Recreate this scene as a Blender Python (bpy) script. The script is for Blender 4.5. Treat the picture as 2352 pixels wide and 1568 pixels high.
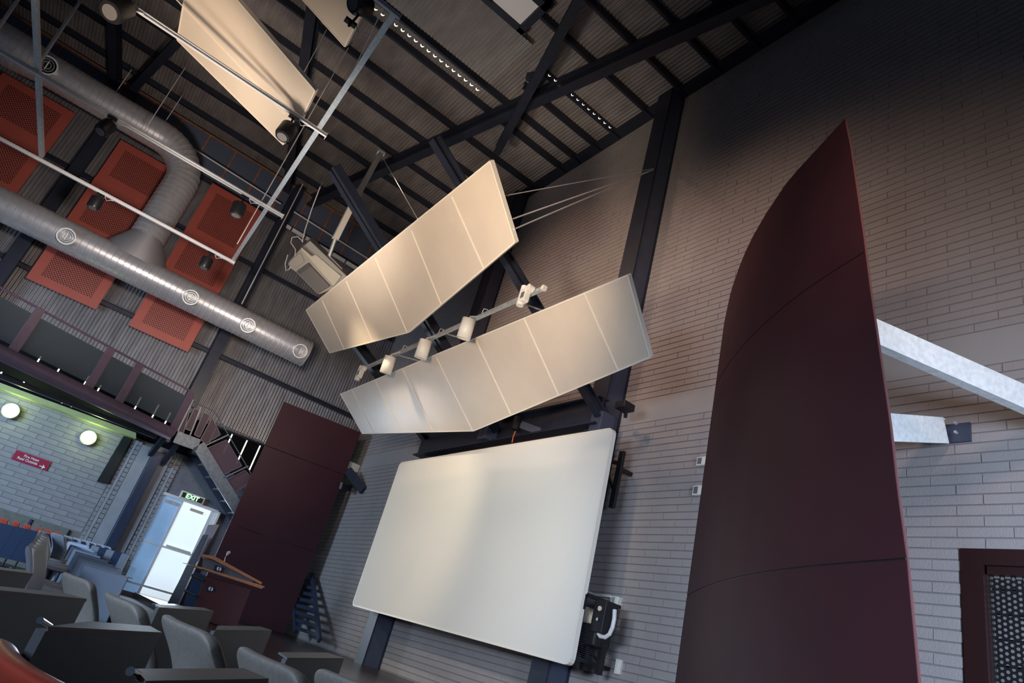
import bpy, bmesh, math, random
from mathutils import Vector as V, Matrix
random.seed(7)
for o in list(bpy.data.objects): bpy.data.objects.remove(o)
S = bpy.context.scene
COL = S.collection
# ------------------------------------------------------------------ camera
EYE = .48                                  # eye height above the stage floor (z = 0)
R = Matrix(((0.5891789, 0.7669942, 0.2541419), (-0.2175531, 0.4534997, -0.8642966), (-0.7781638, 0.4539360, 0.4340544)))
F = 1534.217; CX, CY = 1176, 784
cam = bpy.data.cameras.new('camera'); cam.sensor_width = 36; cam.lens = F * 36 / 2352; cam.clip_end = 200
co = bpy.data.objects.new('camera', cam); COL.objects.link(co)
M4 = Matrix(((R[0][0], -R[1][0], -R[2][0], 0), (R[0][1], -R[1][1], -R[2][1], 0), (R[0][2], -R[1][2], -R[2][2], EYE), (0, 0, 0, 1)))
co.matrix_world = M4; S.camera = co
# ------------------------------------------------------------------ world, lights, exposure
S.view_settings.view_transform = 'Standard'; S.view_settings.look = 'None'
S.view_settings.exposure = -0.15; S.view_settings.gamma = 1; S.view_settings.use_curve_mapping = False
W = bpy.data.worlds.new('world'); S.world = W; W.use_nodes = True
bg = W.node_tree.nodes['Background']; bg.inputs[0].default_value = (.40, .56, .85, 1); bg.inputs[1].default_value = .075

def light(name, kind, loc, target, power, color, size=1, size_y=None, spot=None, blend=.5):
    d = bpy.data.lights.new(name, kind); d.energy = power; d.color = color
    if kind == 'AREA':
        d.size = size
        if size_y: d.shape = 'RECTANGLE'; d.size_y = size_y
    else: d.shadow_soft_size = size
    if spot: d.spot_size = math.radians(spot); d.spot_blend = blend
    o = bpy.data.objects.new(name, d); COL.objects.link(o); o.location = loc
    o.rotation_euler = (V(target) - V(loc)).to_track_quat('-Z', 'Y').to_euler()
    return o
WARM = (1, .67, .50); COOL = (.62, .76, 1)
def spread(o, deg): o.data.spread = math.radians(deg); return o
spread(light('window_daylight', 'AREA', (2.4, 1.6, 1.5), (-2.6, 6.2, 1.1), 125, COOL, 1.6, 1.6), 75)
spread(light('low_window_daylight', 'AREA', (-2.0, -4.5, 1.6), (-6.5, 6.2, .8), 95, (.66, .80, 1), 4, 1.2), 70)
spread(light('side_daylight', 'AREA', (-11.5, -7.5, 2.2), (-17.2, .5, 1.5), 230, (.56, .75, 1), 4, 2), 80)
spread(light('door_daylight', 'AREA', (-17.05, 3.1, 1.15), (-9, 1.6, .5), 70, (.70, .84, 1), 1.0, 1.9), 150)
light('reflector_fill', 'SPOT', (-3.4, .2, 2.0), (-7.9, 3.6, 5.4), 1400, (1, .80, .61), .3, spot=58, blend=.8)  # added warm spot with no fixture, brightens the reflector undersides
light('screen_lamp', 'SPOT', (-9.8, 1.2, 5.2), (-11.0, 5.7, 2.5), 460, (1, .82, .58), .12, spot=50, blend=.7)
light('stage_lamp', 'SPOT', (-6.2, 0.2, 3.6), (-8.6, 5.7, 1.9), 520, (1, .91, .76), .25, spot=56, blend=.8)
light('warm_wall_wash', 'SPOT', (-.9, 2.4, 4.6), (-2.9, 6.2, 4.8), 185, (1, .72, .54), .25, spot=85, blend=1)
light('warm_wall_wash', 'SPOT', (-6.0, 1.6, 6.6), (-5.6, 6.2, 5.6), 380, WARM, .3, spot=80, blend=1)
light('left_wall_fill', 'SPOT', (-11.5, 2.2, 4.6), (-17.0, 3.4, 5.0), 420, (1, .86, .76), .25, spot=80, blend=1)  # added spot without a fixture, lifts the ribbed wall right of the column
light('warm_wall_wash', 'SPOT', (-9.6, 1.6, 8.2), (-9.4, 6.2, 6.2), 430, WARM, .3, spot=95, blend=1)  # added warm spot, no fixture there, for the brickwork between the struts
light('roof_fill', 'SPOT', (-8.0, .5, 3.2), (-11.5, 2.2, 11), 620, (1, .86, .74), .4, spot=95, blend=1)  # added spot facing up, no fixture there, to brighten the roof sheets
light('top_reflector_fill', 'SPOT', (-6.0, -1.8, 1.6), (-10.2, -1.0, 8.6), 1500, (1, .80, .62), .3, spot=34, blend=.8)  # added spot with no fixture, brightens the two topmost reflectors
light('left_wall_fill', 'SPOT', (-9.6, -.2, 4.6), (-17.0, -.6, 7.0), 820, (1, .86, .76), .25, spot=80, blend=1)  # added spot without a fixture, brightens the ribbed wall and red panels

# ------------------------------------------------------------------ measuring helpers (pixel of the 2352x1568 frame -> point of the room)
E0 = V((0, 0, EYE))
def ray(x, y): return R.transposed() @ V(((x - CX) / F, (y - CY) / F, 1))
def PX(x, y, X): d = ray(x, y); return E0 + d * (X / d.x)
def PY(x, y, Y): d = ray(x, y); return E0 + d * (Y / d.y)
def PZ(x, y, z): d = ray(x, y); return E0 + d * ((z - EYE) / d.z)
def PD(x, y, dep): return E0 + ray(x, y) * dep
def PL(x, y, p, n):
    d = ray(x, y); return E0 + d * ((V(p) - E0).dot(n) / d.dot(n))
# ------------------------------------------------------------------ materials
def mat(name, col, rough=.6, metal=0, noise=0, nscale=8, bump=0, bscale=60, emis=None, estr=0, spec=.5, trans=0, stretch=None, alpha=1):
    m = bpy.data.materials.new(name); m.use_nodes = True; nt = m.node_tree; b = nt.nodes['Principled BSDF']
    b.inputs['Base Color'].default_value = (*col, 1); b.inputs['Roughness'].default_value = rough; b.inputs['Metallic'].default_value = metal
    b.inputs['Specular IOR Level'].default_value = spec
    if trans: b.inputs['Transmission Weight'].default_value = trans
    if alpha < 1: b.inputs['Alpha'].default_value = alpha
    if emis: b.inputs['Emission Color'].default_value = (*emis, 1); b.inputs['Emission Strength'].default_value = estr
    L = nt.links; tc = nt.nodes.new('ShaderNodeTexCoord'); src = tc.outputs['Object']
    if stretch:
        mp = nt.nodes.new('ShaderNodeMapping'); mp.inputs['Scale'].default_value = stretch; L.new(src, mp.inputs[0]); src = mp.outputs[0]
    if noise:
        n = nt.nodes.new('ShaderNodeTexNoise'); n.inputs['Scale'].default_value = nscale; n.inputs['Detail'].default_value = 6; L.new(src, n.inputs['Vector'])
        r = nt.nodes.new('ShaderNodeMapRange'); r.inputs[1].default_value = .3; r.inputs[2].default_value = .7; r.inputs[3].default_value = 1 - noise; r.inputs[4].default_value = 1 + noise
        L.new(n.outputs[0], r.inputs[0])
        x = nt.nodes.new('ShaderNodeMix'); x.data_type = 'RGBA'; x.blend_type = 'MULTIPLY'; x.inputs[0].default_value = 1
        x.inputs[6].default_value = (*col, 1); L.new(r.outputs[0], x.inputs[7]); L.new(x.outputs[2], b.inputs['Base Color'])
    if bump:
        n2 = nt.nodes.new('ShaderNodeTexNoise'); n2.inputs['Scale'].default_value = bscale; n2.inputs['Detail'].default_value = 4; L.new(src, n2.inputs['Vector'])
        bp = nt.nodes.new('ShaderNodeBump'); bp.inputs['Strength'].default_value = bump; bp.inputs['Distance'].default_value = .01
        L.new(n2.outputs[0], bp.inputs['Height']); L.new(bp.outputs[0], b.inputs['Normal'])
    return m
m_brick = mat('grey_painted_brick', (.345, .31, .30), .72, noise=.05, nscale=3, bump=.35, bscale=55)
m_joint = mat('painted_mortar', (.215, .195, .19), .85, noise=.06)
m_band = mat('smooth_grey_band', (.35, .33, .32), .7, noise=.04, nscale=2, bump=.15, bscale=30)
m_brick2 = mat('blue_grey_brick', (.29, .30, .32), .75, noise=.1, nscale=4, bump=.3, bscale=60)
m_brickd = mat('dark_brick', (.16, .17, .2), .8, noise=.1, nscale=4, bump=.3)
m_steel = mat('navy_painted_steel', (.018, .022, .038), .42, noise=.15, nscale=5)
m_steel_l = mat('slate_painted_steel', (.055, .065, .10), .4, noise=.1, nscale=5)
m_corr = mat('ribbed_wall_metal', (.30, .29, .30), .38, .55, noise=.22, nscale=6, stretch=(1, 1, .25), bump=.05)
m_roof = mat('ribbed_roof_metal', (.30, .27, .26), .45, .25, noise=.2, nscale=5, stretch=(.3, 1, 1))
m_rooflit = mat('lit_roof_metal', (.42, .39, .37), .35, .5, noise=.15, nscale=5, stretch=(.3, 1, 1))  # roof metal made paler, light on the lantern sheet painted in
m_duct = mat('galvanised_duct', (.60, .585, .60), .34, .55, noise=.08, nscale=9)
m_galv = mat('galvanised_steel', (.60, .63, .64), .42, .55, noise=.18, nscale=22, bump=.05)
m_galvd = mat('dull_galvanised_steel', (.20, .225, .26), .45, .4, noise=.2, nscale=14)
m_galvb = mat('bright_galvanised_steel', (.92, .93, .90), .55, .0, noise=.12, nscale=25, bump=.08)
m_refl = mat('cream_reflector_board', (.72, .61, .49), .34, noise=.03, nscale=3, bump=.02, bscale=80)
m_seam = mat('cream_seam', (.88, .80, .68), .4)
m_screen = mat('screen_fabric', (.80, .77, .70), .85, noise=.01, nscale=40)
m_maroon = mat('maroon_panel', (.055, .017, .023), .5, spec=.22, noise=.10, nscale=1.2, bump=.02, bscale=40)
m_maroon_e = mat('maroon_panel_edge', (.22, .09, .085), .45)
m_white = mat('white_enamel', (.82, .78, .70), .4)
m_black = mat('black_enamel', (.012, .012, .014), .38)
m_floor = mat('dark_timber_floor', (.050, .034, .032), .28, noise=.35, nscale=14, stretch=(.25, 3, 1), bump=.05)
m_carpet = mat('dark_grey_carpet', (.03, .035, .05), .95, noise=.3, nscale=30, bump=.3)
m_blue = mat('slate_blue_panel', (.095, .115, .165), .5, noise=.05)
m_orange = mat('rust_orange_strip', (.32, .12, .05), .6, noise=.3, nscale=14)
m_cond = mat('pale_conduit', (.75, .72, .70), .4)
m_purple = mat('plum_painted_steel', (.15, .10, .14), .4, noise=.1)
m_mesh = mat('dark_guard_mesh', (.06, .08, .10), .6, alpha=.8)
m_matt = mat('matt_black_cladding', (.008, .009, .011), .95, spec=.1)
m_pmesh = mat('plum_guard_mesh', (.11, .06, .085), .55, alpha=.9)
m_seat = mat('taupe_grey_upholstery', (.185, .175, .165), .62, noise=.10, nscale=60, bump=.12, bscale=180)
m_seatb = mat('pale_blue_grey_upholstery', (.34, .38, .46), .6, noise=.08, nscale=60, bump=.1, bscale=160)
m_red = mat('red_leather_upholstery', (.42, .06, .035), .33, noise=.08, nscale=20, bump=.04)
m_desk = mat('graphite_laminate', (.085, .095, .11), .42, noise=.05, nscale=5)
m_deskt = mat('graphite_desk_top', (.12, .13, .135), .5, noise=.05, nscale=5)
m_desklit = mat('door_lit_laminate', (.25, .33, .47), .45, noise=.04, nscale=5)  # desk laminate with the blue light from the door put into its colour
m_deskn = mat('navy_laminate', (.020, .038, .085), .75, spec=.2, noise=.06, nscale=5)
m_edge = mat('brown_edge_strip', (.16, .10, .075), .5)
m_chrome = mat('chrome', (.8, .82, .85), .15, 1)
m_wood = mat('orange_timber_edge', (.62, .26, .12), .42, noise=.18, nscale=9, stretch=(1, 6, 6))
m_lec = mat('dark_red_panel', (.085, .016, .020), .4, noise=.06)
m_grey = mat('mid_grey_panel', (.14, .15, .18), .5, noise=.05)
m_proj = mat('beige_grey_plastic', (.44, .41, .37), .5, noise=.03)
m_projl = mat('light_beige_plastic', (.62, .57, .48), .5, noise=.03)
m_projd = mat('dark_grey_plastic', (.16, .15, .15), .5, noise=.03)
m_bulb = mat('lit_lamp_face', (1, 1, .9), .5, emis=(.90, 1, .62), estr=3.2)
m_strip = mat('lime_lit_bulkhead', (.52, .60, .28), .5, noise=.05)
m_slot = mat('daylight_slot', (1, 1, 1), .5, emis=(1, 1, .86), estr=2.2)
m_exit = mat('exit_sign_face', (.005, .02, .01), .4)
m_exitg = mat('exit_green_light', (.1, .9, .3), .5, emis=(.10, .75, .13), estr=1.1)
m_exitw = mat('exit_white_letter', (1, 1, 1), .5, emis=(.85, 1, .75), estr=1.3)
m_signr = mat('crimson_sign', (.36, .035, .075), .3)
m_signw = mat('white_lettering', (.9, .88, .9), .5)
m_glow = mat('daylit_glass', (.75, .85, .95), .25, emis=(.80, .92, 1), estr=.80, noise=.06, nscale=2)
m_glowb = mat('blue_daylit_glass', (.30, .45, .62), .25, emis=(.22, .40, .68), estr=.42, noise=.18, nscale=2)
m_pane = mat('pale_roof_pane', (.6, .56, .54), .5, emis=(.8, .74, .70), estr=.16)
m_alu = mat('white_aluminium', (.78, .80, .82), .4, .1)
m_plinth = mat('olive_grey_plinth', (.17, .18, .165), .8, noise=.15, nscale=9, bump=.2)
m_render = mat('pale_grey_render', (.34, .36, .40), .75, noise=.08, nscale=5, bump=.1)
m_navyflat = mat('navy_frame', (.03, .045, .09), .4, noise=.1)
m_olive = mat('black_green_slot', (.012, .018, .02), .5)
m_orangec = mat('orange_cable', (.55, .10, .03), .5)
m_leaf = mat('garden_leaf', (.03, .10, .03), .6, noise=.4, nscale=9)
m_garden = mat('pale_outdoor_backdrop', (.55, .57, .60), .8, noise=.08)
m_yell = mat('pale_wood_disc', (.72, .60, .42), .5)

def perforated():
    """red-oxide sheet with a staggered grid of dark punched holes (object space, y across and z up)"""
    m = mat('red_perforated_sheet', (.40, .085, .060), .45, noise=.06, nscale=2)
    nt = m.node_tree; L = nt.links; b = nt.nodes['Principled BSDF']
    base = b.inputs['Base Color'].links[0].from_socket
    tc = nt.nodes.new('ShaderNodeTexCoord'); sp = nt.nodes.new('ShaderNodeSeparateXYZ'); L.new(tc.outputs['Object'], sp.inputs[0])
    def mth(op, a, bb=None):
        n = nt.nodes.new('ShaderNodeMath'); n.operation = op
        for i, v in enumerate((a, bb)):
            if v is None: continue
            if isinstance(v, (int, float)): n.inputs[i].default_value = v
            else: L.new(v, n.inputs[i])
        return n.outputs[0]
    P = .062
    u = mth('DIVIDE', mth('ADD', sp.outputs[1], sp.outputs[2]), P * 1.0); v = mth('DIVIDE', mth('SUBTRACT', sp.outputs[1], sp.outputs[2]), P * 1.0)
    fu = mth('SUBTRACT', mth('FRACT', u), .5); fv = mth('SUBTRACT', mth('FRACT', v), .5)
    d = mth('SQRT', mth('ADD', mth('MULTIPLY', fu, fu), mth('MULTIPLY', fv, fv)))
    hole = mth('LESS_THAN', d, .34)
    mx = nt.nodes.new('ShaderNodeMix'); mx.data_type = 'RGBA'; L.new(hole, mx.inputs[0]); L.new(base, mx.inputs[6]); mx.inputs[7].default_value = (.018, .006, .007, 1)
    L.new(mx.outputs[2], b.inputs['Base Color'])
    return m
m_redplain = mat('red_plain_sheet', (.40, .085, .060), .45, noise=.06, nscale=2)
m_perf = perforated()

# ------------------------------------------------------------------ mesh helpers
class MB:
    def __init__(s): s.v = []; s.f = []; s.sm = False
    def add(s, vs, fs):
        n = len(s.v); s.v += [V(p) for p in vs]; s.f += [tuple(i + n for i in f) for f in fs]; return s
    def hexa(s, a, b):            # a, b: four corners each
        return s.add(list(a) + list(b), [(3, 2, 1, 0), (4, 5, 6, 7), (0, 1, 5, 4), (1, 2, 6, 5), (2, 3, 7, 6), (3, 0, 4, 7)])
    def box(s, lo, hi):
        x0, y0, z0 = lo; x1, y1, z1 = hi
        return s.hexa([(x0, y0, z0), (x1, y0, z0), (x1, y1, z0), (x0, y1, z0)], [(x0, y0, z1), (x1, y0, z1), (x1, y1, z1), (x0, y1, z1)])
    def beam(s, p, q, w, h, up=(0, 0, 1)):
        p, q = V(p), V(q); d = (q - p).normalized(); a = d.cross(V(up)).normalized() * (w / 2); b = a.cross(d).normalized() * (h / 2)
        return s.hexa([p - a - b, p + a - b, p + a + b, p - a + b], [q - a - b, q + a - b, q + a + b, q - a + b])
    def channel(s, p, q, w, h, t=.012, up=(0, 0, 1), flip=1):
        """C section: web and two flanges"""
        p, q = V(p), V(q); d = (q - p).normalized(); a = d.cross(V(up)).normalized(); b = a.cross(d).normalized()
        s.beam(p, q, t, h, up)
        for k in (-1, 1):
            o = b * (k * (h / 2 - t / 2)) + a * (flip * w / 2); s.beam(p + o, q + o, w, t, up)
        return s
    def ibeam(s, p, q, w, h, t=.02, up=(0, 0, 1)):
        p, q = V(p), V(q); d = (q - p).normalized(); a = d.cross(V(up)).normalized(); b = a.cross(d).normalized()
        s.beam(p, q, t, h - 2 * t, up)
        for k in (-1, 1):
            o = b * (k * (h / 2 - t / 2)); s.beam(p + o, q + o, w, t, up)
        return s
    def tube(s, pts, r, n=8, caps=True):
        pts = [V(p) for p in pts]; rs = r if isinstance(r, (list, tuple)) else [r] * len(pts)
        rings = []; prev = None
        for i, p in enumerate(pts):
            d = (pts[min(i + 1, len(pts) - 1)] - pts[max(i - 1, 0)]).normalized()
            if prev is None:
                a = d.cross(V((0, 0, 1)));
                if a.length < .1: a = d.cross(V((1, 0, 0)))
            else: a = prev - d * prev.dot(d)
            a.normalize(); prev = a; b = d.cross(a)
            rings.append([p + (a * math.cos(2 * math.pi * k / n) + b * math.sin(2 * math.pi * k / n)) * rs[i] for k in range(n)])
        base = len(s.v)
        for g in rings: s.v += g
        for i in range(len(rings) - 1):
            for k in range(n):
                k2 = (k + 1) % n; s.f.append((base + i * n + k, base + i * n + k2, base + (i + 1) * n + k2, base + (i + 1) * n + k))
        if caps:
            s.f.append(tuple(base + k for k in reversed(range(n)))); s.f.append(tuple(base + (len(rings) - 1) * n + k for k in range(n)))
        return s
    def prism(s, poly, vec):
        n = len(poly); vec = V(vec); a = [V(p) for p in poly]; b = [p + vec for p in a]
        return s.add(a + b, [tuple(reversed(range(n))), tuple(range(n, 2 * n))] + [(i, (i + 1) % n, n + (i + 1) % n, n + i) for i in range(n)])
    def ring(s, c, nrm, r0, r1, t, n=20):
        c, nrm = V(c), V(nrm).normalized(); a = nrm.cross(V((0, 0, 1)));
        if a.length < .1: a = nrm.cross(V((1, 0, 0)))
        a.normalize(); b = nrm.cross(a); base = len(s.v)
        for k in range(n):
            e = a * math.cos(2 * math.pi * k / n) + b * math.sin(2 * math.pi * k / n)
            s.v += [c + e * r0, c + e * r1, c + e * r1 + nrm * t, c + e * r0 + nrm * t]
        for k in range(n):
            i, j = base + 4 * k, base + 4 * ((k + 1) % n)
            for q in range(4): s.f.append((i + q, i + (q + 1) % 4, j + (q + 1) % 4, j + q))
        return s
    def mesh(s, name, off=V((0, 0, 0)), smooth=False):
        me = bpy.data.meshes.new(name); me.from_pydata([tuple(p - off) for p in s.v], [], s.f)
        bm = bmesh.new(); bm.from_mesh(me); bmesh.ops.recalc_face_normals(bm, faces=bm.faces); bm.to_mesh(me); bm.free()
        if smooth:
            for p in me.polygons: p.use_smooth = True
        return me
def bevel(o, w=.006, seg=2):
    m = o.modifiers.new('bevel', 'BEVEL'); m.width = w; m.segments = seg; m.limit_method = 'ANGLE'; m.angle_limit = math.radians(35); return o
def link(name, me, m):
    o = bpy.data.objects.new(name, me); COL.objects.link(o)
    if m: me.materials.append(m)
    return o
def smooth_angle(o):
    md = o.modifiers.new('edge', 'EDGE_SPLIT'); md.split_angle = math.radians(38)
def thing(name, label, cat, loc=(0, 0, 0), group=None):
    o = bpy.data.objects.new(name, None); COL.objects.link(o); o.location = loc; o.empty_display_size = .2
    o['label'] = label; o['category'] = cat
    if group: o['group'] = group
    return o
def wpos(o):
    p = V((0, 0, 0))
    while o is not None: p += o.location; o = o.parent
    return p
def part(par, name, mb, m, label=None, smooth=False, bev=0, kind=None):
    off = wpos(par) if par else V((0, 0, 0))
    o = link(name, mb.mesh(name, off, smooth), m)
    if smooth: smooth_angle(o)
    if par: o.parent = par
    if label: o['label'] = label
    if kind: o['kind'] = kind
    if bev: bevel(o, bev)
    return o
def single(name, mb, m, label, cat, group=None, smooth=False, bev=0, kind=None):
    c = sum((p for p in mb.v), V((0, 0, 0))) / len(mb.v); c.z = min(p.z for p in mb.v)
    o = link(name, mb.mesh(name, c, smooth), m); o.location = c
    if smooth: smooth_angle(o)
    o['label'] = label; o['category'] = cat
    if group: o['group'] = group
    if kind: o['kind'] = kind
    if bev: bevel(o, bev)
    return o
def struct(name, mb, m, parent=None):
    o = link(name, mb.mesh(name), m)
    if parent: o.parent = parent
    else: o['kind'] = 'structure'
    return o
def text_mesh(body, size, mat_, par, name, origin, right, up, ext=.003, spacing=1.0):
    c = bpy.data.curves.new(name, 'FONT'); c.body = body; c.size = size; c.extrude = ext; c.align_x = 'CENTER'; c.align_y = 'CENTER'; c.offset = size * .012; c.space_character = spacing
    t = bpy.data.objects.new(name, c); COL.objects.link(t); dg = bpy.context.evaluated_depsgraph_get()
    me = bpy.data.meshes.new_from_object(t.evaluated_get(dg)); bpy.data.objects.remove(t)
    right, up = V(right).normalized(), V(up).normalized(); n = right.cross(up)
    mw = Matrix(((right.x, up.x, n.x), (right.y, up.y, n.y), (right.z, up.z, n.z)))
    off = V(origin) - wpos(par)
    for v_ in me.vertices: v_.co = mw @ v_.co + off
    o = link(name, me, mat_); o.parent = par
    return o
def copy_tree(o, parent=None):
    c = o.copy(); COL.objects.link(c); c.parent = parent
    for ch in list(o.children): copy_tree(ch, c)
    return c

D = 6.2; XL = -17.2
# =================================================================== SETTING
fl = MB().box((-19, 2.75, -.15), (4, 6.6, 0)); struct('floor', fl, m_floor)
fl2 = MB().box((-11.2, -7, -.62), (4, 2.75, -.45)).box((-17.6, -7, -.30), (-11.2, 2.75, -.12)); struct('floor_audience', fl2, m_carpet)

# ---- front wall with bricks
BL, BH = .4115, .0935; ZR = 2.44 + EYE; XR = -2.74
wf = struct('wall_front', MB().box((-17.5, D + .005, -.2), (-2.51, D + .35, 11.4)).box((-2.51, D + .005, 2.36), (1.6, D + .35, 11.4)).box((.2, D + .005, -.2), (1.6, D + .35, 2.36)), m_joint)
Z0, Z1 = 3.62 + EYE, 3.885 + EYE
sk = [k for k in range(-40, 90) if ZR + (k + 1) * BH > Z0 - .02 and ZR + k * BH < Z1 - .02]
part(wf, 'bond_beam', MB().box((-17.2, D - .002, ZR + sk[0] * BH + .004), (1.5, D + .02, ZR + (sk[-1] + 1) * BH - .004)), m_band, label='smooth plain grey band across the brickwork')
cells = []
k0 = int((0 - ZR) / BH) - 2
for k in range(k0, int((11.2 - ZR) / BH) + 1):
    za = ZR + k * BH; zb = za + BH
    if zb > Z0 - .02 and za < Z1 - .02: continue
    if zb < .02: continue
    n0 = int((-17.3 - XR) / BL) - 1
    for n in range(n0, int((1.5 - XR) / BL) + 1):
        xa = XR + (n + (.5 if k % 2 else 0)) * BL + random.uniform(-.004, .004); xb = xa + BL
        if xb < -17.15: continue
        if zb < 2.40 and xa < .2 and xb > -2.51:
            if xa < -2.51 - .05: xb = -2.515
            else: continue
        cells.append((xa, xb, max(za, .001), zb))
def dist(c):
    p = V(((c[0] + c[1]) / 2, D, (c[2] + c[3]) / 2)); q = R @ (p - E0)
    if q.z < .5: return 99
    u, v = q.x / q.z * F + CX, q.y / q.z * F + CY
    return (p - E0).length if (-10 < u < 2362 and -10 < v < 1578) else 60 + (p - E0).length
cells.sort(key=dist)
def brickbox(mb, xa, xb, za, zb, y):
    g, h, b = .0008, .0046, .0025; x0, x1, z0, z1 = xa + g, xb - g, za + h, zb - h
    mb.hexa([(x0, D + .012, z0), (x1, D + .012, z0), (x1, D + .012, z1), (x0, D + .012, z1)], [(x0 + b, y, z0 + b), (x1 - b, y, z0 + b), (x1 - b, y, z1 - b), (x0 + b, y, z1 - b)])
unit = MB(); brickbox(unit, 0, BL, 0, BH, D - .003); ume = unit.mesh('brick'); ume.materials.append(m_brick)
rest = MB(); nb = 0
for c in cells:
    if nb < 298 and abs((c[1] - c[0]) - BL) < 1e-6 and c[3] - c[2] > BH - 1e-6:
        o = bpy.data.objects.new('brick', ume); COL.objects.link(o); o.parent = wf; o.location = (c[0], random.uniform(-.0015, .0015), c[2]); nb += 1
    else: brickbox(rest, c[0], c[1], c[2], c[3], D - .003 + random.uniform(-.0015, .0015))
o = part(wf, 'brickwork', rest, m_brick, kind='stuff')

# ---- left wall: lower brick part, then ribbed metal sheets above
def yl(px, py): return PX(px, py, XL).y
wl = struct('wall_left', MB().box((XL - .4, -7, -.2), (XL - .007, 6.5, 3.08)).box((XL - .4, -7, 3.08), (XL - .12, 6.5, 11.4)), m_joint)
cells = []
BH2, BL2 = .104, .41
ye0 = yl(238, 1129)
for k in range(int(2.86 / BH2) + 1):
    za = .80 + k * BH2; zb = min(za + BH2, 2.97)
    if za > 2.93: break
    for n in range(int((ye0 + 7) / BL2) + 2):
        ya = ye0 - (n + (.5 if k % 2 else 0)) * BL2; yb = ya - BL2
        if ya > ye0: ya = ye0
        cells.append((yb, ya, za, zb))
    if k % 2: cells.append((ye0 - .5 * BL2, ye0, za, zb))
cells.sort(key=lambda c: (V((XL, c[0], c[2])) - V((XL, -.6, 1.4))).length)
def brickx(mb, ya, yb, za, zb, x=XL):
    g, b = .0012, .0025; y0, y1, z0, z1 = ya + g, yb - g, za + .004, zb - .004
    mb.hexa([(x - .02, y0, z0), (x - .02, y1, z0), (x - .02, y1, z1), (x - .02, y0, z1)], [(x, y0 + b, z0 + b), (x, y1 - b, z0 + b), (x, y1 - b, z1 - b), (x, y0 + b, z1 - b)])
u2 = MB(); brickx(u2, 0, BL2, 0, BH2); u2m = u2.mesh('brick'); u2m.materials.append(m_brick2)
rest = MB(); nb = 0
for c in cells:
    if nb < 240 and abs(c[1] - c[0] - BL2) < 1e-6 and abs(c[3] - c[2] - BH2) < 1e-6:
        o = bpy.data.objects.new('brick', u2m); COL.objects.link(o); o.parent = wl; o.location = (random.uniform(-.002, .002), c[0], c[2]); nb += 1
    else: brickx(rest, *c)
# brick piers (stack bonded), with pale strips between
piers = [(yl(240, 1129), yl(249, 1129)), (yl(257, 1129), yl(269, 1129)), (yl(356, 1129), yl(365, 1129)), (yl(372, 1129), yl(382, 1129))]
for ya, yb in piers:
    k = 0
    while k * BH2 + .45 < 2.9:
        brickx(rest, ya, yb, .45 + k * BH2, .45 + (k + 1) * BH2, XL + .03); k += 1
part(wl, 'brickwork', rest, m_brick2, kind='stuff')
dk = MB(); k = 0
yd0 = yl(383, 1129)
while k * BH2 < 3.0:
    n = 0
    while yd0 + (n - (.5 if k % 2 else 0)) * BL2 < 5.6:
        ya = yd0 + (n - (.5 if k % 2 else 0)) * BL2; yb = ya + BL2; ya = max(ya, yd0); n += 1
        za, zb = k * BH2, (k + 1) * BH2
        if zb < 2.10 and yb > 2.42 and ya < 3.62:
            if ya < 2.36: yb = 2.40
            elif yb > 3.70: ya = 3.66
            else: continue
        brickx(dk, ya, yb, za, zb)
    k += 1
part(wl, 'dark_brickwork', dk, m_brickd, label='dark charcoal brickwork around the glass doors', kind='stuff')
part(wl, 'plinth', MB().box((XL - .05, -7, -.2), (XL + .05, 1.02, .79)).box((XL - .05, 1.02, -.2), (XL + .10, 2.42, .47)), m_plinth, label='olive grey plinth below the bricks')
part(wl, 'pale_strip', MB().box((XL - .01, yl(249.5, 1129), .45), (XL + .035, yl(256.5, 1129), 2.95)), m_render)
part(wl, 'pale_strip', MB().box((XL - .01, yl(365.5, 1129), .45), (XL + .035, yl(371.5, 1129), 2.95)), m_render)
part(wl, 'rendered_reveal', MB().box((XL - .01, yl(270, 1129), .45), (XL + .05, yl(302, 1129), 2.9)), m_render)
part(wl, 'rendered_reveal', MB().box((XL - .01, yl(330, 1129), .45), (XL + .05, yl(355, 1129), 2.9)), m_render)
part(wl, 'dark_slot', MB().prism([PX(222, 1105, XL), PX(246, 1110, XL), PX(303, 1006, XL), PX(283, 1002, XL)], (.08, 0, 0)), m_olive, label='tall narrow dark reveal slot beside the brick pier')  # darkness of the reveal slot given as a near-black slab
part(wl, 'lime_bulkhead', MB().prism([PX(-60, 862, XL), PX(-60, 874, XL), PX(308, 1010, XL), PX(308, 997, XL)], (.30, 0, 0)), m_strip, label='lime green lit bulkhead strip above the brick wall')
# dark upper band behind the balcony, with daylight slots
part(wl, 'dark_cladding', MB().box((XL - .1, -7, 3.0), (XL + .0, 6.15, 3.95)), m_matt, label='black cladding behind the walkway')
slots = [((12, 842), (0, 862)), ((61, 868), (48, 889)), ((108, 892), (100, 905)), ((171, 921), (164, 934)), ((202, 937), (196, 946)), ((245, 957), (240, 963)),
         ((150, 912), (143, 926)), ((95, 817), (84, 831)), ((136, 847), (130, 853)), ((206, 861), (191, 886)), ((232, 884), (224, 901)), ((283, 890), (264, 922)), ((325, 910), (307, 942)),
         ((365, 929), (346, 963)), ((392, 947), (374, 978)), ((498, 978), (480, 1014)), ((537, 990), (512, 1042)), ((571, 1004), (541, 1064)), ((601, 1016), (573, 1079))]
for a, b in slots:
    pa, pb = PX(*a, XL + .01), PX(*b, XL + .01); w = .014
    part(wl, 'daylight_slot', MB().box((XL - .01, pa.y - w, pb.z), (XL + .012, pa.y + w, pa.z)), m_slot)
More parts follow.
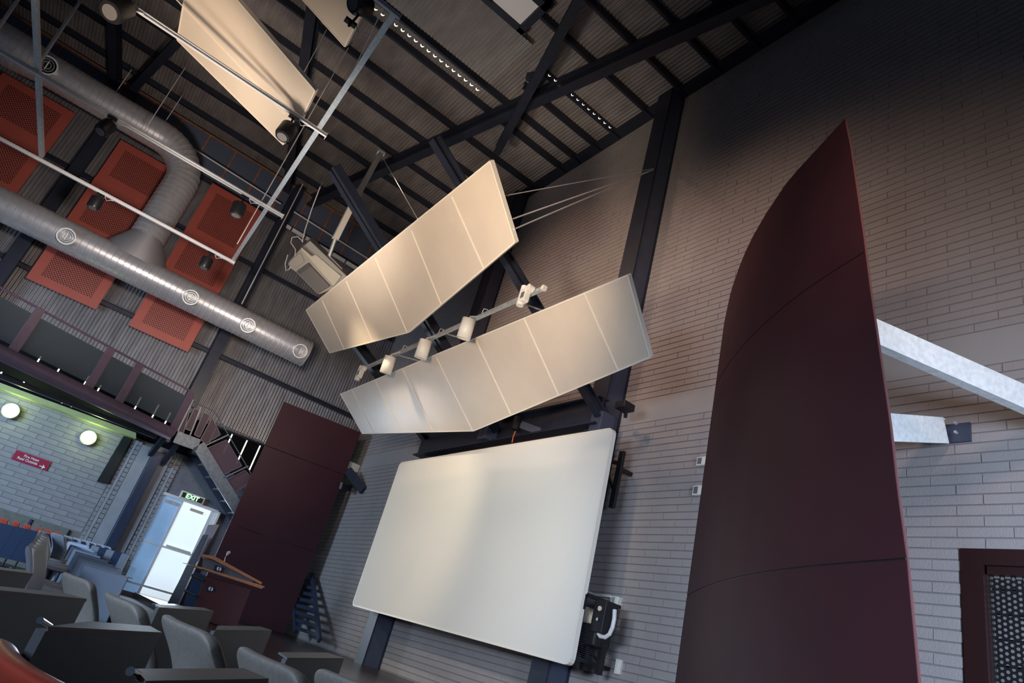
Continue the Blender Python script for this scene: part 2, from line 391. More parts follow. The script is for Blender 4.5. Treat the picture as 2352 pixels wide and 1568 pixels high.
# ribbed metal
def corr_sheet(p0, u, v, n, length, nvec, pitch=.0762, amp=.011, seg=8, turns=10):
    """one ribbed sheet of `turns` corrugations starting at p0, ribs run along v for `length`, waves step along u"""
    mb = MB(); p0, u, v, nvec = V(p0), V(u), V(v), V(nvec); N = turns * seg
    prof = [0, .12, .5, .88, 1, .88, .5, .12]
    for i in range(N + 1):
        q = p0 + u * (i * pitch / seg) + nvec * (amp * (2 * prof[i % seg] - 1)); mb.v += [q, q + v * length]
    for i in range(N): mb.f.append((2 * i, 2 * i + 1, 2 * i + 3, 2 * i + 2))
    return mb
yy = 6.19
while yy > -7:
    for za, zb in ((3.90, 5.60), (5.55, 9.50)):
        part(wl, 'ribbed_sheet', corr_sheet((XL + .03 + (.004 if za < 4 else 0), yy, za), (0, -1, 0), (0, 0, 1), 1, zb - za, (1, 0, 0)), m_corr, smooth=False)
    yy -= .762
part(wl, 'sheet_edge_trim', MB().box((XL - .05, -7, 3.86), (XL + .06, 6.19, 3.93)), m_steel)
# girts
for z in (5.47, 8.02, 9.52):
    part(wl, 'girt', MB().channel((XL + .10, -7, z), (XL + .10, 6.1, z), .06, .11, .012, flip=1), m_steel)
# blue band under the roof, orange joints
y = -5.6; k = 0
while y < 6.0:
    part(wl, 'blue_band_panel', MB().box((XL - .03, y + .02, 9.62), (XL + .06, min(y + .70, 6.15), 10.75)), m_blue)
    part(wl, 'joint_strip', MB().box((XL - .03, y - .02, 9.62), (XL + .075, y + .02, 10.75)), m_orange)
    y += .72
part(wl, 'band_edge_strip', MB().box((XL, -7, 10.74), (XL + .08, 6.1, 10.78)), m_orange)
part(wl, 'conduit', MB().tube([PX(0, 55, XL + .35), PX(250, 216, XL + .35)], .016), m_cond)
part(wl, 'conduit', MB().tube([PX(278, 236, XL + .35), PX(645, 468, XL + .35)], .018), m_cond)
part(wl, 'conduit', MB().tube([PX(675, 486, XL + .35), PX(850, 597, XL + .35)], .018), m_cond)
for i in range(6):     # peeling white ledge
    x0 = 640 + i * 31; p, q = PX(x0, 508 + (x0 - 640) * .605, XL + .2), PX(x0 + 28, 508 + (x0 + 28 - 640) * .605, XL + .2)
    part(wl, 'ledge_board', MB().beam(p, q, .06, .09), m_cond)

# ---- roof of ribbed sheets
ZROOF = 10.95
rf = struct('ceiling', MB().box((-17.6, -8, ZROOF + .06), (2.2, 6.6, ZROOF + .12)), m_steel)
y = 6.15
while y > -6.2:
    part(rf, 'roof_sheet', corr_sheet((-17.3, y, ZROOF), (0, -1, 0), (1, 0, 0), 1, 19.2, (0, 0, 1), seg=8), m_roof); y -= .762
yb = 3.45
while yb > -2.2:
    part(rf, 'lit_roof_sheet', corr_sheet((-9.72, yb, ZROOF - .14), (0, -1, 0), (1, 0, 0), 1, 1.42, (0, 0, 1), seg=8), m_rooflit); yb -= .762
for i, (a, b) in enumerate([((1176, 0), (1222, 45)), ((1115, -60), (1165, -10))]):
    pass
for (x0, x1, y0, y1) in ((-8.12, -7.55, 2.38, 3.02), (-8.12, -7.55, 1.68, 2.32), (-8.12, -7.55, .98, 1.62)):
    part(rf, 'roof_pane', MB().box((x0, y0, ZROOF - .17), (x1, y1, ZROOF - .15)), m_pane)
part(rf, 'pane_frame', MB().box((-8.24, -1, ZROOF - .22), (-8.13, 3.2, ZROOF - .05)).box((-7.54, -1, ZROOF - .22), (-7.40, 3.2, ZROOF - .05)).box((-8.24, 3.03, ZROOF - .22), (-7.4, 3.16, ZROOF - .05)), m_steel)
PUR = [-16.6, -15.5, -14.45, -13.45, -12.42, -11.42, -10.35, -9.85, -9.2, -8.62, -7.7, -6.85, -6.05, -5.27, -4.55, -3.8, -3.05, -2.3, -1.5]
for x in PUR:
    y0, y1 = -6.4, 6.15
    if x in (-9.2,): y0, y1 = (3.95, 6.15)
    if x == -8.62: y0 = 3.95
    part(rf, 'purlin', MB().channel((x, y0, ZROOF - .09), (x, y1, ZROOF - .09), .06, .15, .012, flip=-1), m_steel)
gl = MB()                    # daylight that shows under the sheet edges as a row of little crescents
for x, ya, yb, s in ((-9.97, .75, 3.42, 1.0), (-8.52, 4.1, 5.85, .55)):
    y = ya
    while y < yb:
        c = V((x, y, ZROOF - .20)); n = 7; pts = []
        for k in range(n + 1):
            t = math.pi * k / n; pts.append(c + V((-.045 * math.sin(t), .036 * math.cos(t), 0)) * (s ** .5))
        gl.tube(pts, [s * .002 + .010 * s * math.sin(math.pi * k / n) for k in range(n + 1)], 5)
        y += .0762 * 2
part(rf, 'daylight_crescents', gl, m_slot, label='row of small daylight crescents at the sheet edge', kind='stuff')

# ---- structural steel
def steel(name, mb, label, m=None, group=None):
    return single(name, mb, m or m_steel, label, 'steel beam', group)
ZB = 10.62
def RZ(px, py, z=ZB): return PZ(px, py, z)
steel('roof_beam', MB().ibeam(RZ(640, 497), RZ(2050, -150), .20, .34, .03), 'long dark roof beam running from above the projector up to the top edge')
steel('roof_beam', MB().ibeam(RZ(1143, 345, ZB - .3), RZ(1345, -30, ZB - .3), .16, .24, .03), 'diagonal dark brace crossing the long roof beam at its middle joint')
steel('roof_beam', MB().ibeam(RZ(652, 500), RZ(728, -30), .20, .34, .03), 'dark roof beam rising steeply behind the hanging cream reflectors')
steel('roof_beam', MB().ibeam(RZ(262, 250), RZ(450, 50), .18, .30, .03), 'short dark branch beam above the silver duct at upper left')
steel('roof_beam', MB().ibeam(RZ(266, 255), RZ(262, -40), .18, .30, .03), 'upright dark roof beam behind the lamp at the top left')
steel('eave_beam', MB().ibeam((-17.1, D - .14, 10.93), (2.0, D - .14, 10.93), .26, .22, .02), 'dark eave beam along the top of the front brick wall')
ps = thing('gusset_plate', 'dark gusset plate where the roof beams cross', 'steel plate', RZ(1229, 163))
part(ps, 'plate', MB().tube([RZ(1229, 163) + V((0, 0, -.20)), RZ(1229, 163) + V((0, 0, -.18))], .15, 6), m_steel)
def column(lab, x, y, z0, z1, axis, grp='columns of the steel frame'):
    t = thing('steel_column', lab, 'column', (x, y, z0), grp)
    if axis == 'y':     # on front wall
        part(t, 'flange', MB().box((x - .17, y - .18, z0), (x + .17, y - .155, z1)), m_steel)
        part(t, 'flange', MB().box((x - .17, y + .155, z0), (x + .17, y + .18, z1)), m_steel)
        part(t, 'web', MB().box((x - .012, y - .16, z0), (x + .012, y + .16, z1)), m_steel)
        part(t, 'side_cover', MB().box((x + .13, y - .15, z0), (x + .155, y + .15, z1)), m_steel_l)
    else:
        part(t, 'flange', MB().box((x - .14, y - .125, z0), (x - .12, y + .125, z1)), m_steel)
        part(t, 'flange', MB().box((x + .12, y - .125, z0), (x + .14, y + .125, z1)), m_steel)
        part(t, 'web', MB().box((x - .13, y - .012, z0), (x + .13, y + .012, z1)), m_steel)
    return t
column('tall navy column on the front wall right of the screen', -7.10, D - .19, 0, 10.8, 'y')
column('navy column on the front wall rising behind the two cream reflectors', -12.0, D - .19, 0, 10.8, 'y')
column('navy column against the ribbed metal wall between the red panels and the projector', XL + .19, 1.96, 3.1, 10.7, 'x')
column('navy column against the ribbed wall between the left and middle red panels', XL + .19, -2.5, 3.1, 10.7, 'x')
steel('ledger_beam', MB().ibeam((-12.3, 5.78, 4.10), (-6.9, 5.78, 4.10), .2, .44, .025), 'dark horizontal beam on the wall just above the white screen')
steel('raking_strut', MB().ibeam(PX(1392, 972, -6.92), PX(998, 318, -6.92), .12, .15, .02), 'raking strut ending beside the screen corner behind the right ends of the reflectors', None, 'raking struts behind the reflectors')
steel('raking_strut', MB().ibeam(PX(1132, 992, -9.6), PX(765, 392, -9.6), .11, .15, .02).beam(PX(1132, 992, -9.6) + V((.16, -.02, 0)), PX(765, 392, -9.6) + V((.16, -.02, 0)), .07, .15), 'twin raking strut with its top end right of the projector', None, 'raking struts behind the reflectors')
steel('raking_strut', MB().ibeam(PX(1008, 1042, -12.2), PX(765, 716, -12.2), .15, .20, .02), 'raking strut crossing below the left ends of the reflectors', None, 'raking struts behind the reflectors')
for (x, y) in ((1392, 972), (1132, 992)):
    p = PX(x, y, -6.95 if x > 1200 else -9.6); single('strut_shoe', MB().box((p.x - .12, p.y - .2, p.z - .2), (p.x + .12, p.y + .05, p.z + .1)), m_steel_l, 'bolted foot of the raking strut at the %s of the screen top' % ('right corner' if x > 1200 else 'middle'), 'bracket', bev=.01)

# =================================================================== CREAM REFLECTORS
def reflector(lab, outline, joints, P0, nrm, thick=.05):
    nrm = V(nrm).normalized(); f = lambda q: PL(q[0], q[1], P0, nrm)
    t = thing('sound_reflector', lab, 'reflector panel', f(outline[0]), 'hanging sound reflectors')
    up = nrm * thick
    # cut the outline at the joints into boards
    poly = [V((q[0], q[1])) for q in outline]
    def clip(pl, a, b, keep):
        out = []; a, b = V(a), V(b); dd = b - a
        sd = lambda p: (dd.x * (p.y - a.y) - dd.y * (p.x - a.x)) * keep
        for i in range(len(pl)):
            p, q = pl[i], pl[(i + 1) % len(pl)]; sp, sq = sd(p), sd(q)
            if sp >= 0: out.append(p)
            if sp * sq < 0: out.append(p + (q - p) * (sp / (sp - sq)))
        return out
    rem = poly; pieces = []
    for a, b in joints:
        pieces.append(clip(rem, a, b, -1)); rem = clip(rem, a, b, 1)
    pieces.append(rem)
    for pc in pieces:
        if len(pc) < 3: continue
        c = sum(pc, V((0, 0))) / len(pc)
        part(t, 'board', MB().prism([f(p) for p in pc], up), m_refl, bev=.004)
    for a, b in joints:
        pa, pb = f(a), f(b); part(t, 'joint_trim', MB().beam(pa - nrm * .002, pb - nrm * .002, .018, .012, up=nrm), m_seam)
    edge = MB()
    for i in range(len(outline)):
        a, b = f(outline[i]), f(outline[(i + 1) % len(outline)]); edge.beam(a + up * .5, b + up * .5, .018, thick + .012, up=nrm)
    part(t, 'edge_frame', edge, m_seam)
    return t
NR = V((0, .65, .76))
P2 = PD(1343, 674, 8.0); P1 = PD(1038, 452, 8.3)
reflector('lower cream reflector of eight boards hanging just above the white screen', [(1442, 632), (1493, 820), (1088, 989), (832, 995), (782, 905)],
          [((1343, 674), (1420, 850)), ((1204, 732), (1283, 907)), ((1092, 778), (1173, 950)), ((1002, 819), (1085, 988)), ((926, 849), (996, 991)), ((863, 876), (923, 993)), ((809, 896), (859, 995))], P2, NR)
reflector('cream reflector with one pointed upper corner, right of the projector', [(1126, 370), (1183, 556), (938, 763), (757, 810), (703, 712)],
          [((1038, 452), (1111, 616)), ((945, 530), (1013, 698)), ((862, 592), (935, 763)), ((795, 645), (856, 784)), ((740, 690), (791, 803))], P1, NR)
N3 = V((0, .34, .94)); P3 = PD(560, 150, 9.4)
reflector('large cream reflector at the top left between lighting tracks, made of two boards', [(428, -30), (407, 92), (650, 332), (673, 271), (692, 274), (724, 208), (520, -30)], [((655, 262), (402, -5))], P3, N3)
reflector('cream reflector cut off by the top edge beside the top lamp', [(660, -40), (792, 107), (850, -10), (840, -40)], [], PD(780, 50, 9.0), N3)
def wire(lab, pts, r=.006, m=None, cat='cable'):
    return single('cable', MB().tube(pts, r, 6), m or m_cond, lab, cat, 'suspension cables')
A = PY(1512, 385, 5.98)
hk = thing('cable_anchor', 'small shackle and plate on the tall column holding three cables', 'bracket', A)
part(hk, 'plate', MB().box((A.x - .02, A.y - .02, A.z - .14), (A.x + .03, A.y + .05, A.z + .04)), m_steel_l)
part(hk, 'shackle', MB().ring(A, (0, 1, 0), .02, .035, .02, 12), m_chrome)
f1 = lambda x, y: PL(x, y, P1, NR) + NR.normalized() * .03
wire('thin uppermost cable from the tall column to the reflector end', [A, f1(1148, 452)], .006)
wire('middle bright cable from the tall column to the reflector end', [A, f1(1168, 506)], .009)
wire('lowest bright cable from the tall column to the reflector end', [A, f1(1176, 528)], .009)
wire('thin cable from the roof beam clamp down to the reflector edge', [PZ(878, 360, 10.3), f1(955, 503)], .006)

# =================================================================== WHITE SCREEN
t = thing('projection_screen', 'large white projection screen with rounded corners on the front wall', 'screen', (-9.8, 5.6, .8))
cs = [PY(x, y, 5.56) for x, y in ((919, 1063), (1408, 983), (1308, 1526), (809, 1389))]
def rounded(cs, r=.09, n=5):
    out = []
    for i in range(4):
        c = cs[i]; a = (cs[i - 1] - c).normalized() * r; b = (cs[(i + 1) % 4] - c).normalized() * r
        for k in range(n + 1):
            s_ = k / n; out.append(c + a * (1 - s_) ** 2 + b * s_ ** 2)
    return out
part(t, 'screen_sheet', MB().prism(rounded(cs), (0, .05, 0)), m_screen)
cc = sum(cs, V((0, 0, 0))) / 4
fr = MB(); rp = rounded(cs)
for i in range(len(rp)): fr.beam(rp[i] + V((0, .03, 0)), rp[(i + 1) % len(rp)] + V((0, .03, 0)), .07, .022, up=(0, 0, 1) if abs((rp[(i + 1) % len(rp)] - rp[i]).z) < .1 else (1, 0, 0))
part(t, 'edge_rail', fr, m_seam)
part(t, 'backing_frame', MB().box((cs[3].x + .4, 5.62, cs[3].z + .3), (cs[2].x - .3, 5.80, cs[1].z - .35)), m_steel)

# =================================================================== MAROON PANELS
t = thing('curved_wall_panel', 'tall curved maroon panel with a pointed top at the right, in three sheets', 'panel', (-3.3, 5, 0))
plan = []
for q in ((1580, 1370), (1596, 1360), (1620, 1348.5), (1650, 1338), (1700, 1325.5), (1750, 1316), (1800, 1308.5), (1850, 1303), (1900, 1298), (1950, 1294), (2000, 1290), (2050, 1286.5), (2090, 1283)):
    p = PZ(*q, 1.15 + EYE); plan.append(V((p.x, p.y)))
dirr = (plan[-1] - plan[-4]).normalized(); plan += [plan[-1] + dirr * .12, plan[-1] + dirr * .24, plan[-1] + dirr * .4]
cum = [0]
for i in range(1, len(plan)): cum.append(cum[-1] + (plan[i] - plan[i - 1]).length)
def at_s(s):
    s = max(0, min(s, cum[-1]))
    for i in range(1, len(cum)):
        if s <= cum[i]: return plan[i - 1].lerp(plan[i], (s - cum[i - 1]) / (cum[i] - cum[i - 1]))
def surf(px, py):
    """where a sight line meets the curved sheet: (s, z)"""
    best = None; d = ray(px, py)
    for i in range(1, len(plan)):
        a, b = plan[i - 1], plan[i]; e = b - a; det = d.x * (-e.y) + e.x * d.y
        if abs(det) < 1e-9: continue
        tt = (a.x * (-e.y) + e.x * a.y) / det; uu = (d.x * a.y - d.y * a.x) / det
        if -.02 <= uu <= 1.02 and tt > 0: best = (cum[i - 1] + uu * (cum[i] - cum[i - 1]), EYE + tt * d.z)
    return best
right_px = [(2120, 1640), (2112, 1568), (2085, 1283), (2062, 1120), (2044, 960), (2020, 800), (1999, 657), (1985, 545), (1968, 430), (1955, 340), (1942, 275)]
left_px = [(1668, 735), (1680, 672), (1705, 600), (1738, 530), (1780, 462), (1830, 392), (1880, 335), (1942, 275)]
RE = [r for r in (surf(*q) for q in right_px) if r]; LE = [r for r in (surf(*q) for q in left_px) if r]
sl_bot = .0
def interp(tab, z, key=1, val=0):
    tab = sorted(tab, key=lambda r: r[key])
    if z <= tab[0][key]: return tab[0][val]
    for a, b in zip(tab, tab[1:]):
        if z <= b[key]: return a[val] + (b[val] - a[val]) * (z - a[key]) / max(1e-6, b[key] - a[key])
    return tab[-1][val]
ztip = max(r[1] for r in RE + LE); zl0 = LE[0][1] if LE else 5
def s_left(z): return sl_bot if z < zl0 else interp([(sl_bot, zl0)] + LE[1:], z)
def s_right(z): return interp(RE, z)
def curved(za, zb, nz, name):
    mb = MB(); NU = 28
    for j in range(nz + 1):
        z = za + (zb - za) * j / nz; a, b = s_left(z), max(s_right(z), s_left(z) + .004)
        for i in range(NU + 1):
            p = at_s(a + (b - a) * i / NU); mb.v.append(V((p.x, p.y, z)))
    for j in range(nz):
        for i in range(NU):
            k = j * (NU + 1) + i; mb.f.append((k, k + 1, k + NU + 2, k + NU + 1))
    o = part(t, name, mb, m_maroon, smooth=True); o.modifiers.clear()
    md = o.modifiers.new('thickness', 'SOLIDIFY'); md.thickness = .022; md.offset = 0; e_ = o.modifiers.new('edge', 'EDGE_SPLIT'); e_.split_angle = math.radians(30); return o
curved(0, 1.15 + EYE - .006, 8, 'sheet'); curved(1.15 + EYE + .006, 3.53 + EYE - .006, 14, 'sheet'); curved(3.53 + EYE + .006, ztip, 26, 'sheet')
for zj in (1.15 + EYE, 3.53 + EYE):
    o = curved(zj - .0065, zj + .0065, 1, 'joint_strip'); o.data.materials.clear(); o.data.materials.append(m_black); o.modifiers[0].thickness = .012
em = MB(); pts = []
for j in range(31):
    z = ztip * j / 30; p = at_s(s_right(z)); pts.append(V((p.x, p.y, z)))
for a, b in zip(pts, pts[1:]): em.beam(a, b, .016, .010, up=(0, 1, 0))
part(t, 'edge_trim', em, m_maroon_e, label='lighter red brown edge trim')
ba = thing('wall_bracket', 'long bright galvanised channel reaching off the right edge of the picture from the curved panel', 'bracket', PD(2009, 755, 7.0))
pe = at_s(s_right(3.75 + .1)); pa = PY(2003, 756, pe.y + .25); pb = PY(2480, 966, 6.15)

def bracket(t_, a, b, h, w):
    part(t_, 'channel_web', MB().beam(a, b, .012, h), m_galvb); d = (b - a).normalized(); up = V((0, 0, 1)); side = d.cross(up).normalized()
    for k in (-1, 1):
        o = V((0, 0, k * (h / 2 - .006))) - side * (w / 2) * (1 if side.y < 0 else -1); part(t_, 'channel_flange', MB().beam(a + o, b + o, w, .012), m_galvb)
    return d, side
bracket(ba, pa, pb, .215, .075)
part(ba, 'wall_plate', MB().box((pb.x - .1, D - .03, pb.z - .12), (pb.x + .12, D - .004, pb.z + .12)), m_steel_l)
bb = thing('wall_bracket', 'short galvanised channel bolted to the brick wall behind the curved panel', 'bracket', PY(2175, 990, 6.05))
pb2 = PY(2172, 988, 6.10); ps_ = at_s(s_right(pb2.z)); pa2 = V((ps_.x - .1, ps_.y + .45, pb2.z + .03)); pa2 = PY(2030, 980, 5.15)
bracket(bb, pa2, pb2, .235, .075)
for dx, dz in ((-.06, .04), (-.06, -.05), (.10, .04), (.10, -.05)):
    c = pb2 + V((dx, -.03, dz)); part(bb, 'bolt', MB().tube([c, c + V((0, -.03, 0))], .014, 6), m_galv)
part(bb, 'wall_plate', MB().box((pb2.x - .05, D - .03, pb2.z - .09), (pb2.x + .17, D - .003, pb2.z + .09)), m_steel_l)
# left maroon panel
t = thing('flat_wall_panel', 'flat maroon panel left of the screen behind the lectern, in three sheets', 'panel', (-16.2, 4.8, 0))
pL, pR = V((-16.3, 3.80)), V((-16.0, 5.82))
for za, zb in ((0.02, 1.84 - .005), (1.84 + .005, 3.74 - .005), (3.74 + .005, 4.88)):
    a, b = V((pL.x, pL.y, za)), V((pR.x, pR.y, za)); n = V((-.045, .007, 0))
    part(t, 'sheet', MB().hexa([a, b, b + n, a + n], [v + V((0, 0, zb - za)) for v in (a, b, b + n, a + n)]), m_maroon, bev=.004)
part(t, 'support_arm', MB().beam(PY(800, 1080, 5.85), PY(834, 1126, 6.15), .06, .20), m_steel, label='black arm')
part(t, 'support_arm', MB().beam(PY(783, 1115, 5.7), PY(805, 1120, 6.15), .06, .16), m_steel, label='black arm')
# exit sign on front wall
p = PY(804, 1072, 6.0); t = thing('exit_light', 'small green lit exit light seen edge-on beside the maroon panel', 'exit sign', p)
part(t, 'housing', MB().box((p.x - .14, 5.88, p.z - .10), (p.x + .16, 6.19, p.z + .10)), m_white, bev=.01)
part(t, 'lit_face', MB().box((p.x - .150, 5.90, p.z - .08), (p.x - .141, 6.17, p.z + .08)), m_exitg)
part(t, 'front_recess', MB().box((p.x - .10, 5.872, p.z - .07), (p.x + .04, 5.879, p.z + .07)), m_black)
t = thing('slatted_rack', 'dark blue slatted rack leaning on the wall behind the maroon panel', 'rack', PY(700, 1470, 5.6))
a0, a1 = PY(717, 1318, 6.05), PY(734, 1470, 5.75); part(t, 'upright', MB().beam(a1, a0, .10, .06, up=(0, 1, 0)), m_navyflat)
b0, b1 = a0 + V((-1.4, 0, 0)), a1 + V((-1.4, 0, 0)); part(t, 'upright', MB().beam(b1, b0, .10, .06, up=(0, 1, 0)), m_navyflat)
for i in range(8):
    f = .06 + i * .115; part(t, 'slat', MB().beam(a1.lerp(a0, f), b1.lerp(b0, f), .05, .07), m_navyflat)

# =================================================================== DUCTS
def duct_prof(pts, r, rib=.125, n=32, amp=.0065):
    """tube with raised spiral-seam rings"""
    P = [V(p) for p in pts]; L = [0]
    for i in range(1, len(P)): L.append(L[-1] + (P[i] - P[i - 1]).length)
    out, rad = [], []
    def at(s):
        for i in range(1, len(L)):
            if s <= L[i] + 1e-9: return P[i - 1].lerp(P[i], (s - L[i - 1]) / (L[i] - L[i - 1]))
        return P[-1]
    s = 0
    while s < L[-1] - .001:
        for ds, dr in ((0, 0), (rib - .020, 0), (rib - .013, amp), (rib - .007, amp), (rib - .001, 0)):
            if s + ds < L[-1]: out.append(at(s + ds)); rad.append((r(s + ds) if callable(r) else r) + dr)
        s += rib
    out.append(P[-1]); rad.append(r(L[-1]) if callable(r) else r)
    return MB().tube(out, rad, n)
XD = -16.0; zc1 = PX(300, 610, XD).z
e = PX(702, 812, XD); s0 = PX(-30, 445, XD); zd = (e.z + s0.z) / 2 - .03
t = thing('air_duct', 'lower straight silver spiral duct along the ribbed wall with round nozzles', 'duct', (XD, e.y, zd))
part(t, 'duct_body', duct_prof([(XD, -6, zd), (XD, e.y, zd)], .335), m_duct, smooth=True)
part(t, 'end_cap', MB().tube([(XD, e.y, zd), (XD, e.y + .02, zd)], .343, 28), m_duct)
vd = (E0 - V((XD, 0, zd))); vd.y = 0; vd.normalize()
def nozzle(t, c, axis, r=.17):
    axis = V(axis).normalized(); c = V(c)
    k = part(t, 'nozzle', MB().ring(c, axis, r * .86, r, .13, 24), m_galv)
    part(k, 'rim', MB().ring(c + axis * .125, axis, r * .90, r * 1.02, .02, 24), m_galvb)
    part(k, 'vane', MB().ring(c + axis * .09, axis, r * .62, r * .68, .05, 20).ring(c + axis * .09, axis, r * .36, r * .42, .05, 16), m_galv)
    a = axis.cross(V((0, 1, 0))).normalized(); part(k, 'spindle', MB().beam(c + axis * .12 - a * r * .5, c + axis * .12 + a * r * .5, .02, .02), m_galvb)
    part(k, 'throat', MB().tube([c - axis * .02, c + axis * .04], r * .85, 20), m_black)
ax = V((.94, 0, -.34))
for q in ((155, 537), (438, 683), (569, 749), (689, 809)):
    c = PX(*q, XD + .40); nozzle(t, V((XD, c.y, zd)) + ax.normalized() * .26, ax)
# upper duct and elbow
t = thing('air_duct', 'upper silver spiral duct with an elbow dropping to the lower duct', 'duct', (XD, 0, 8.5))
c1 = PX(300, 272, XD); z2 = c1.z; ybend = PX(412, 420, XD).y; rb = .85
jy = PX(322, 572, XD).y
pts = [(XD, -7, z2)]; yend = jy - rb
pts.append((XD, yend, z2))
for k in range(1, 13):
    a = math.pi / 2 * k / 12; pts.append((XD, yend + rb * math.sin(a), z2 - rb + rb * math.cos(a)))
pts.append((XD, jy, zd + .75))
part(t, 'duct_body', duct_prof(pts, lambda s: .42 if s < 2.6 else (.42 - .06 * (s - 2.6) / .5 if s < 3.1 else .36)), m_duct, smooth=True)
tb = MB(); n = 28; rings = []
for f in (0, .5, 1):
    z = zd + .78 - .62 * f; rr = [];
    for k in range(n):
        a = 2 * math.pi * k / n; rr.append(V((XD + .36 * math.cos(a) * (1 - .15 * f), jy + (.36 + .40 * f) * math.sin(a), z)))
    rings.append(rr)
for g in rings: tb.v += g
for i in range(2):
    for k in range(n): tb.f.append((i * n + k, i * n + (k + 1) % n, (i + 1) * n + (k + 1) % n, (i + 1) * n + k))
part(t, 'branch_boot', tb, mat('satin_boot_metal', (.42, .40, .41), .45, .7), label='smooth flared boot joining the lower duct', smooth=True)
cN = PX(97, 162, XD + .45); nozzle(t, V((XD, cN.y, z2)) + ax.normalized() * .34, ax, .2)

# =================================================================== RED PERFORATED PANELS
def red_panel(lab, y0, y1, z0, z1, seams):
    t = thing('perforated_panel', lab, 'acoustic panel', (XL + .2, (y0 + y1) / 2, z0), 'red perforated acoustic panels')
    zs = [z0] + seams + [z1]; x = XL + .20
    for a, b in zip(zs, zs[1:]):
        tilt = .05
        sh = part(t, 'sheet', MB().hexa([(x, y0, a + .01), (x, y1, a + .01), (x - .03, y1, a + .01), (x - .03, y0, a + .01)], [(x + tilt, y0, b - .01), (x + tilt, y1, b - .01), (x + tilt - .03, y1, b - .01), (x + tilt - .03, y0, b - .01)]), m_redplain, bev=.006)
        my, mz = .20, .20 if (b - a) > .9 else .12
        fa, fb = (mz / (b - a)), 1 - mz / (b - a); e_ = .004
        X = lambda f_: x + tilt * f_ + e_
        pf = MB().hexa([(X(fa), y0 + my, a + mz), (X(fa), y1 - my, a + mz), (X(fa) - .004, y1 - my, a + mz), (X(fa) - .004, y0 + my, a + mz)], [(X(fb), y0 + my, b - mz), (X(fb), y1 - my, b - mz), (X(fb) - .004, y1 - my, b - mz), (X(fb) - .004, y0 + my, b - mz)])
        o = link('perforated_field', pf.mesh('perforated_field', V((x, (y0 + y1) / 2, z0))), m_perf); o.location = V((x, (y0 + y1) / 2, z0)) - wpos(sh); o.parent = sh
    return t
red_panel('right red perforated panel, half hidden by the duct elbow and lower duct', .04, 1.42, 5.20, 9.48, [6.75, 7.95])
red_panel('middle red perforated panel behind the two ducts', -2.12, -.68, 5.22, 9.25, [6.75, 8.08])
red_panel('left red perforated panel cut off by the left edge of the picture', -4.66, -3.14, 5.22, 9.25, [6.75, 8.08])

# =================================================================== LIGHTING GRID
ZT = 6.0 + EYE
def track(lab, x, y0, y1, z=ZT):
    t = thing('lighting_track', lab, 'lighting track', (x, (y0 + y1) / 2, z), 'lighting tracks')
    part(t, 'rail', MB().channel((x, y0, z), (x, y1, z), .035, .05, .006), m_alu)
    part(t, 'rail_cover', MB().box((x - .05, y0, z + .03), (x + .02, y1, z + .045)), m_cond)
    part(t, 'end_plate', MB().box((x - .05, y1, z - .03), (x + .04, y1 + .008, z + .045)), m_cond)
    return t
track('lighting track passing over the large top reflector', -8.35, -3.2, .96)
track('lighting track in front of the silver duct elbow', -11.1, -5, 1.25)
track('lowest lighting track crossing the red perforated panels', -13.95, -5, 1.14)
track('lighting track end at the top edge right of the top lamp', -5.75, -1.4, .78, ZT + .02)
def pipe(lab, pts, r, name='hanging_pipe', m=None, cat='pipe'):
    return single(name, MB().tube(pts, r, 10), m or m_galv, lab, cat, 'grid pipes and hangers')
single('cross_bar', MB().beam(PZ(905, 30, ZT + .06), PZ(532, 602, ZT + .06), .07, .07), m_galv, 'long square bar slanting down from the top lamp to the lowest track', 'bar', 'grid pipes and hangers')
single('cross_bar', MB().beam(PZ(80, -20, ZT + .06), PZ(96, 358, ZT + .06), .07, .07), m_galv, 'upright looking square bar near the left edge over the nozzle', 'bar', 'grid pipes and hangers')
b1 = PZ(93, 138, ZT + .08); pipe('pale conduit with clips rising from the nozzle to the top edge', [b1, b1 + (PZ(193, -10, 10.8) - b1) * .98], .028, m=m_cond)
b2 = PZ(-8, 70, ZT + .08); pipe('short pale conduit at the top left corner', [b2, PZ(48, -10, 8.6)], .026, m=m_cond)
for lab, a, b in (('thin hanger rod left of the short branch beam', (302, 160), (247, 240)), ('thin hanger rod over the blue band panels', (425, 156), (330, 302)), ('short thin hanger rod over the blue band panels', (417, 222), (361, 308)),
                  ('thin hanger rod crossing the middle red panel', (322, 310), (238, 440)), ('thin hanger rod between duct and left track', (208, 290), (120, 420)),
                  ('hanger rod left of the projector in front of the ribbed wall', (696, 422), (555, 698)), ('thin rod right of the lower end of the big top reflector', (750, 68), (697, 168)),
                  ('thin rod beside the long square bar', (886, 5), (780, 230)), ('thin rod from the long bar to the right red panel', (800, 110), (545, 560))):
    pa = PZ(*a, 10.6); pb = PX(*b, pa.x)
    pipe(lab, [pa, pb], .009 if 'hanger rod left of the projector' not in lab else .014, 'hanger_rod', m_cond)
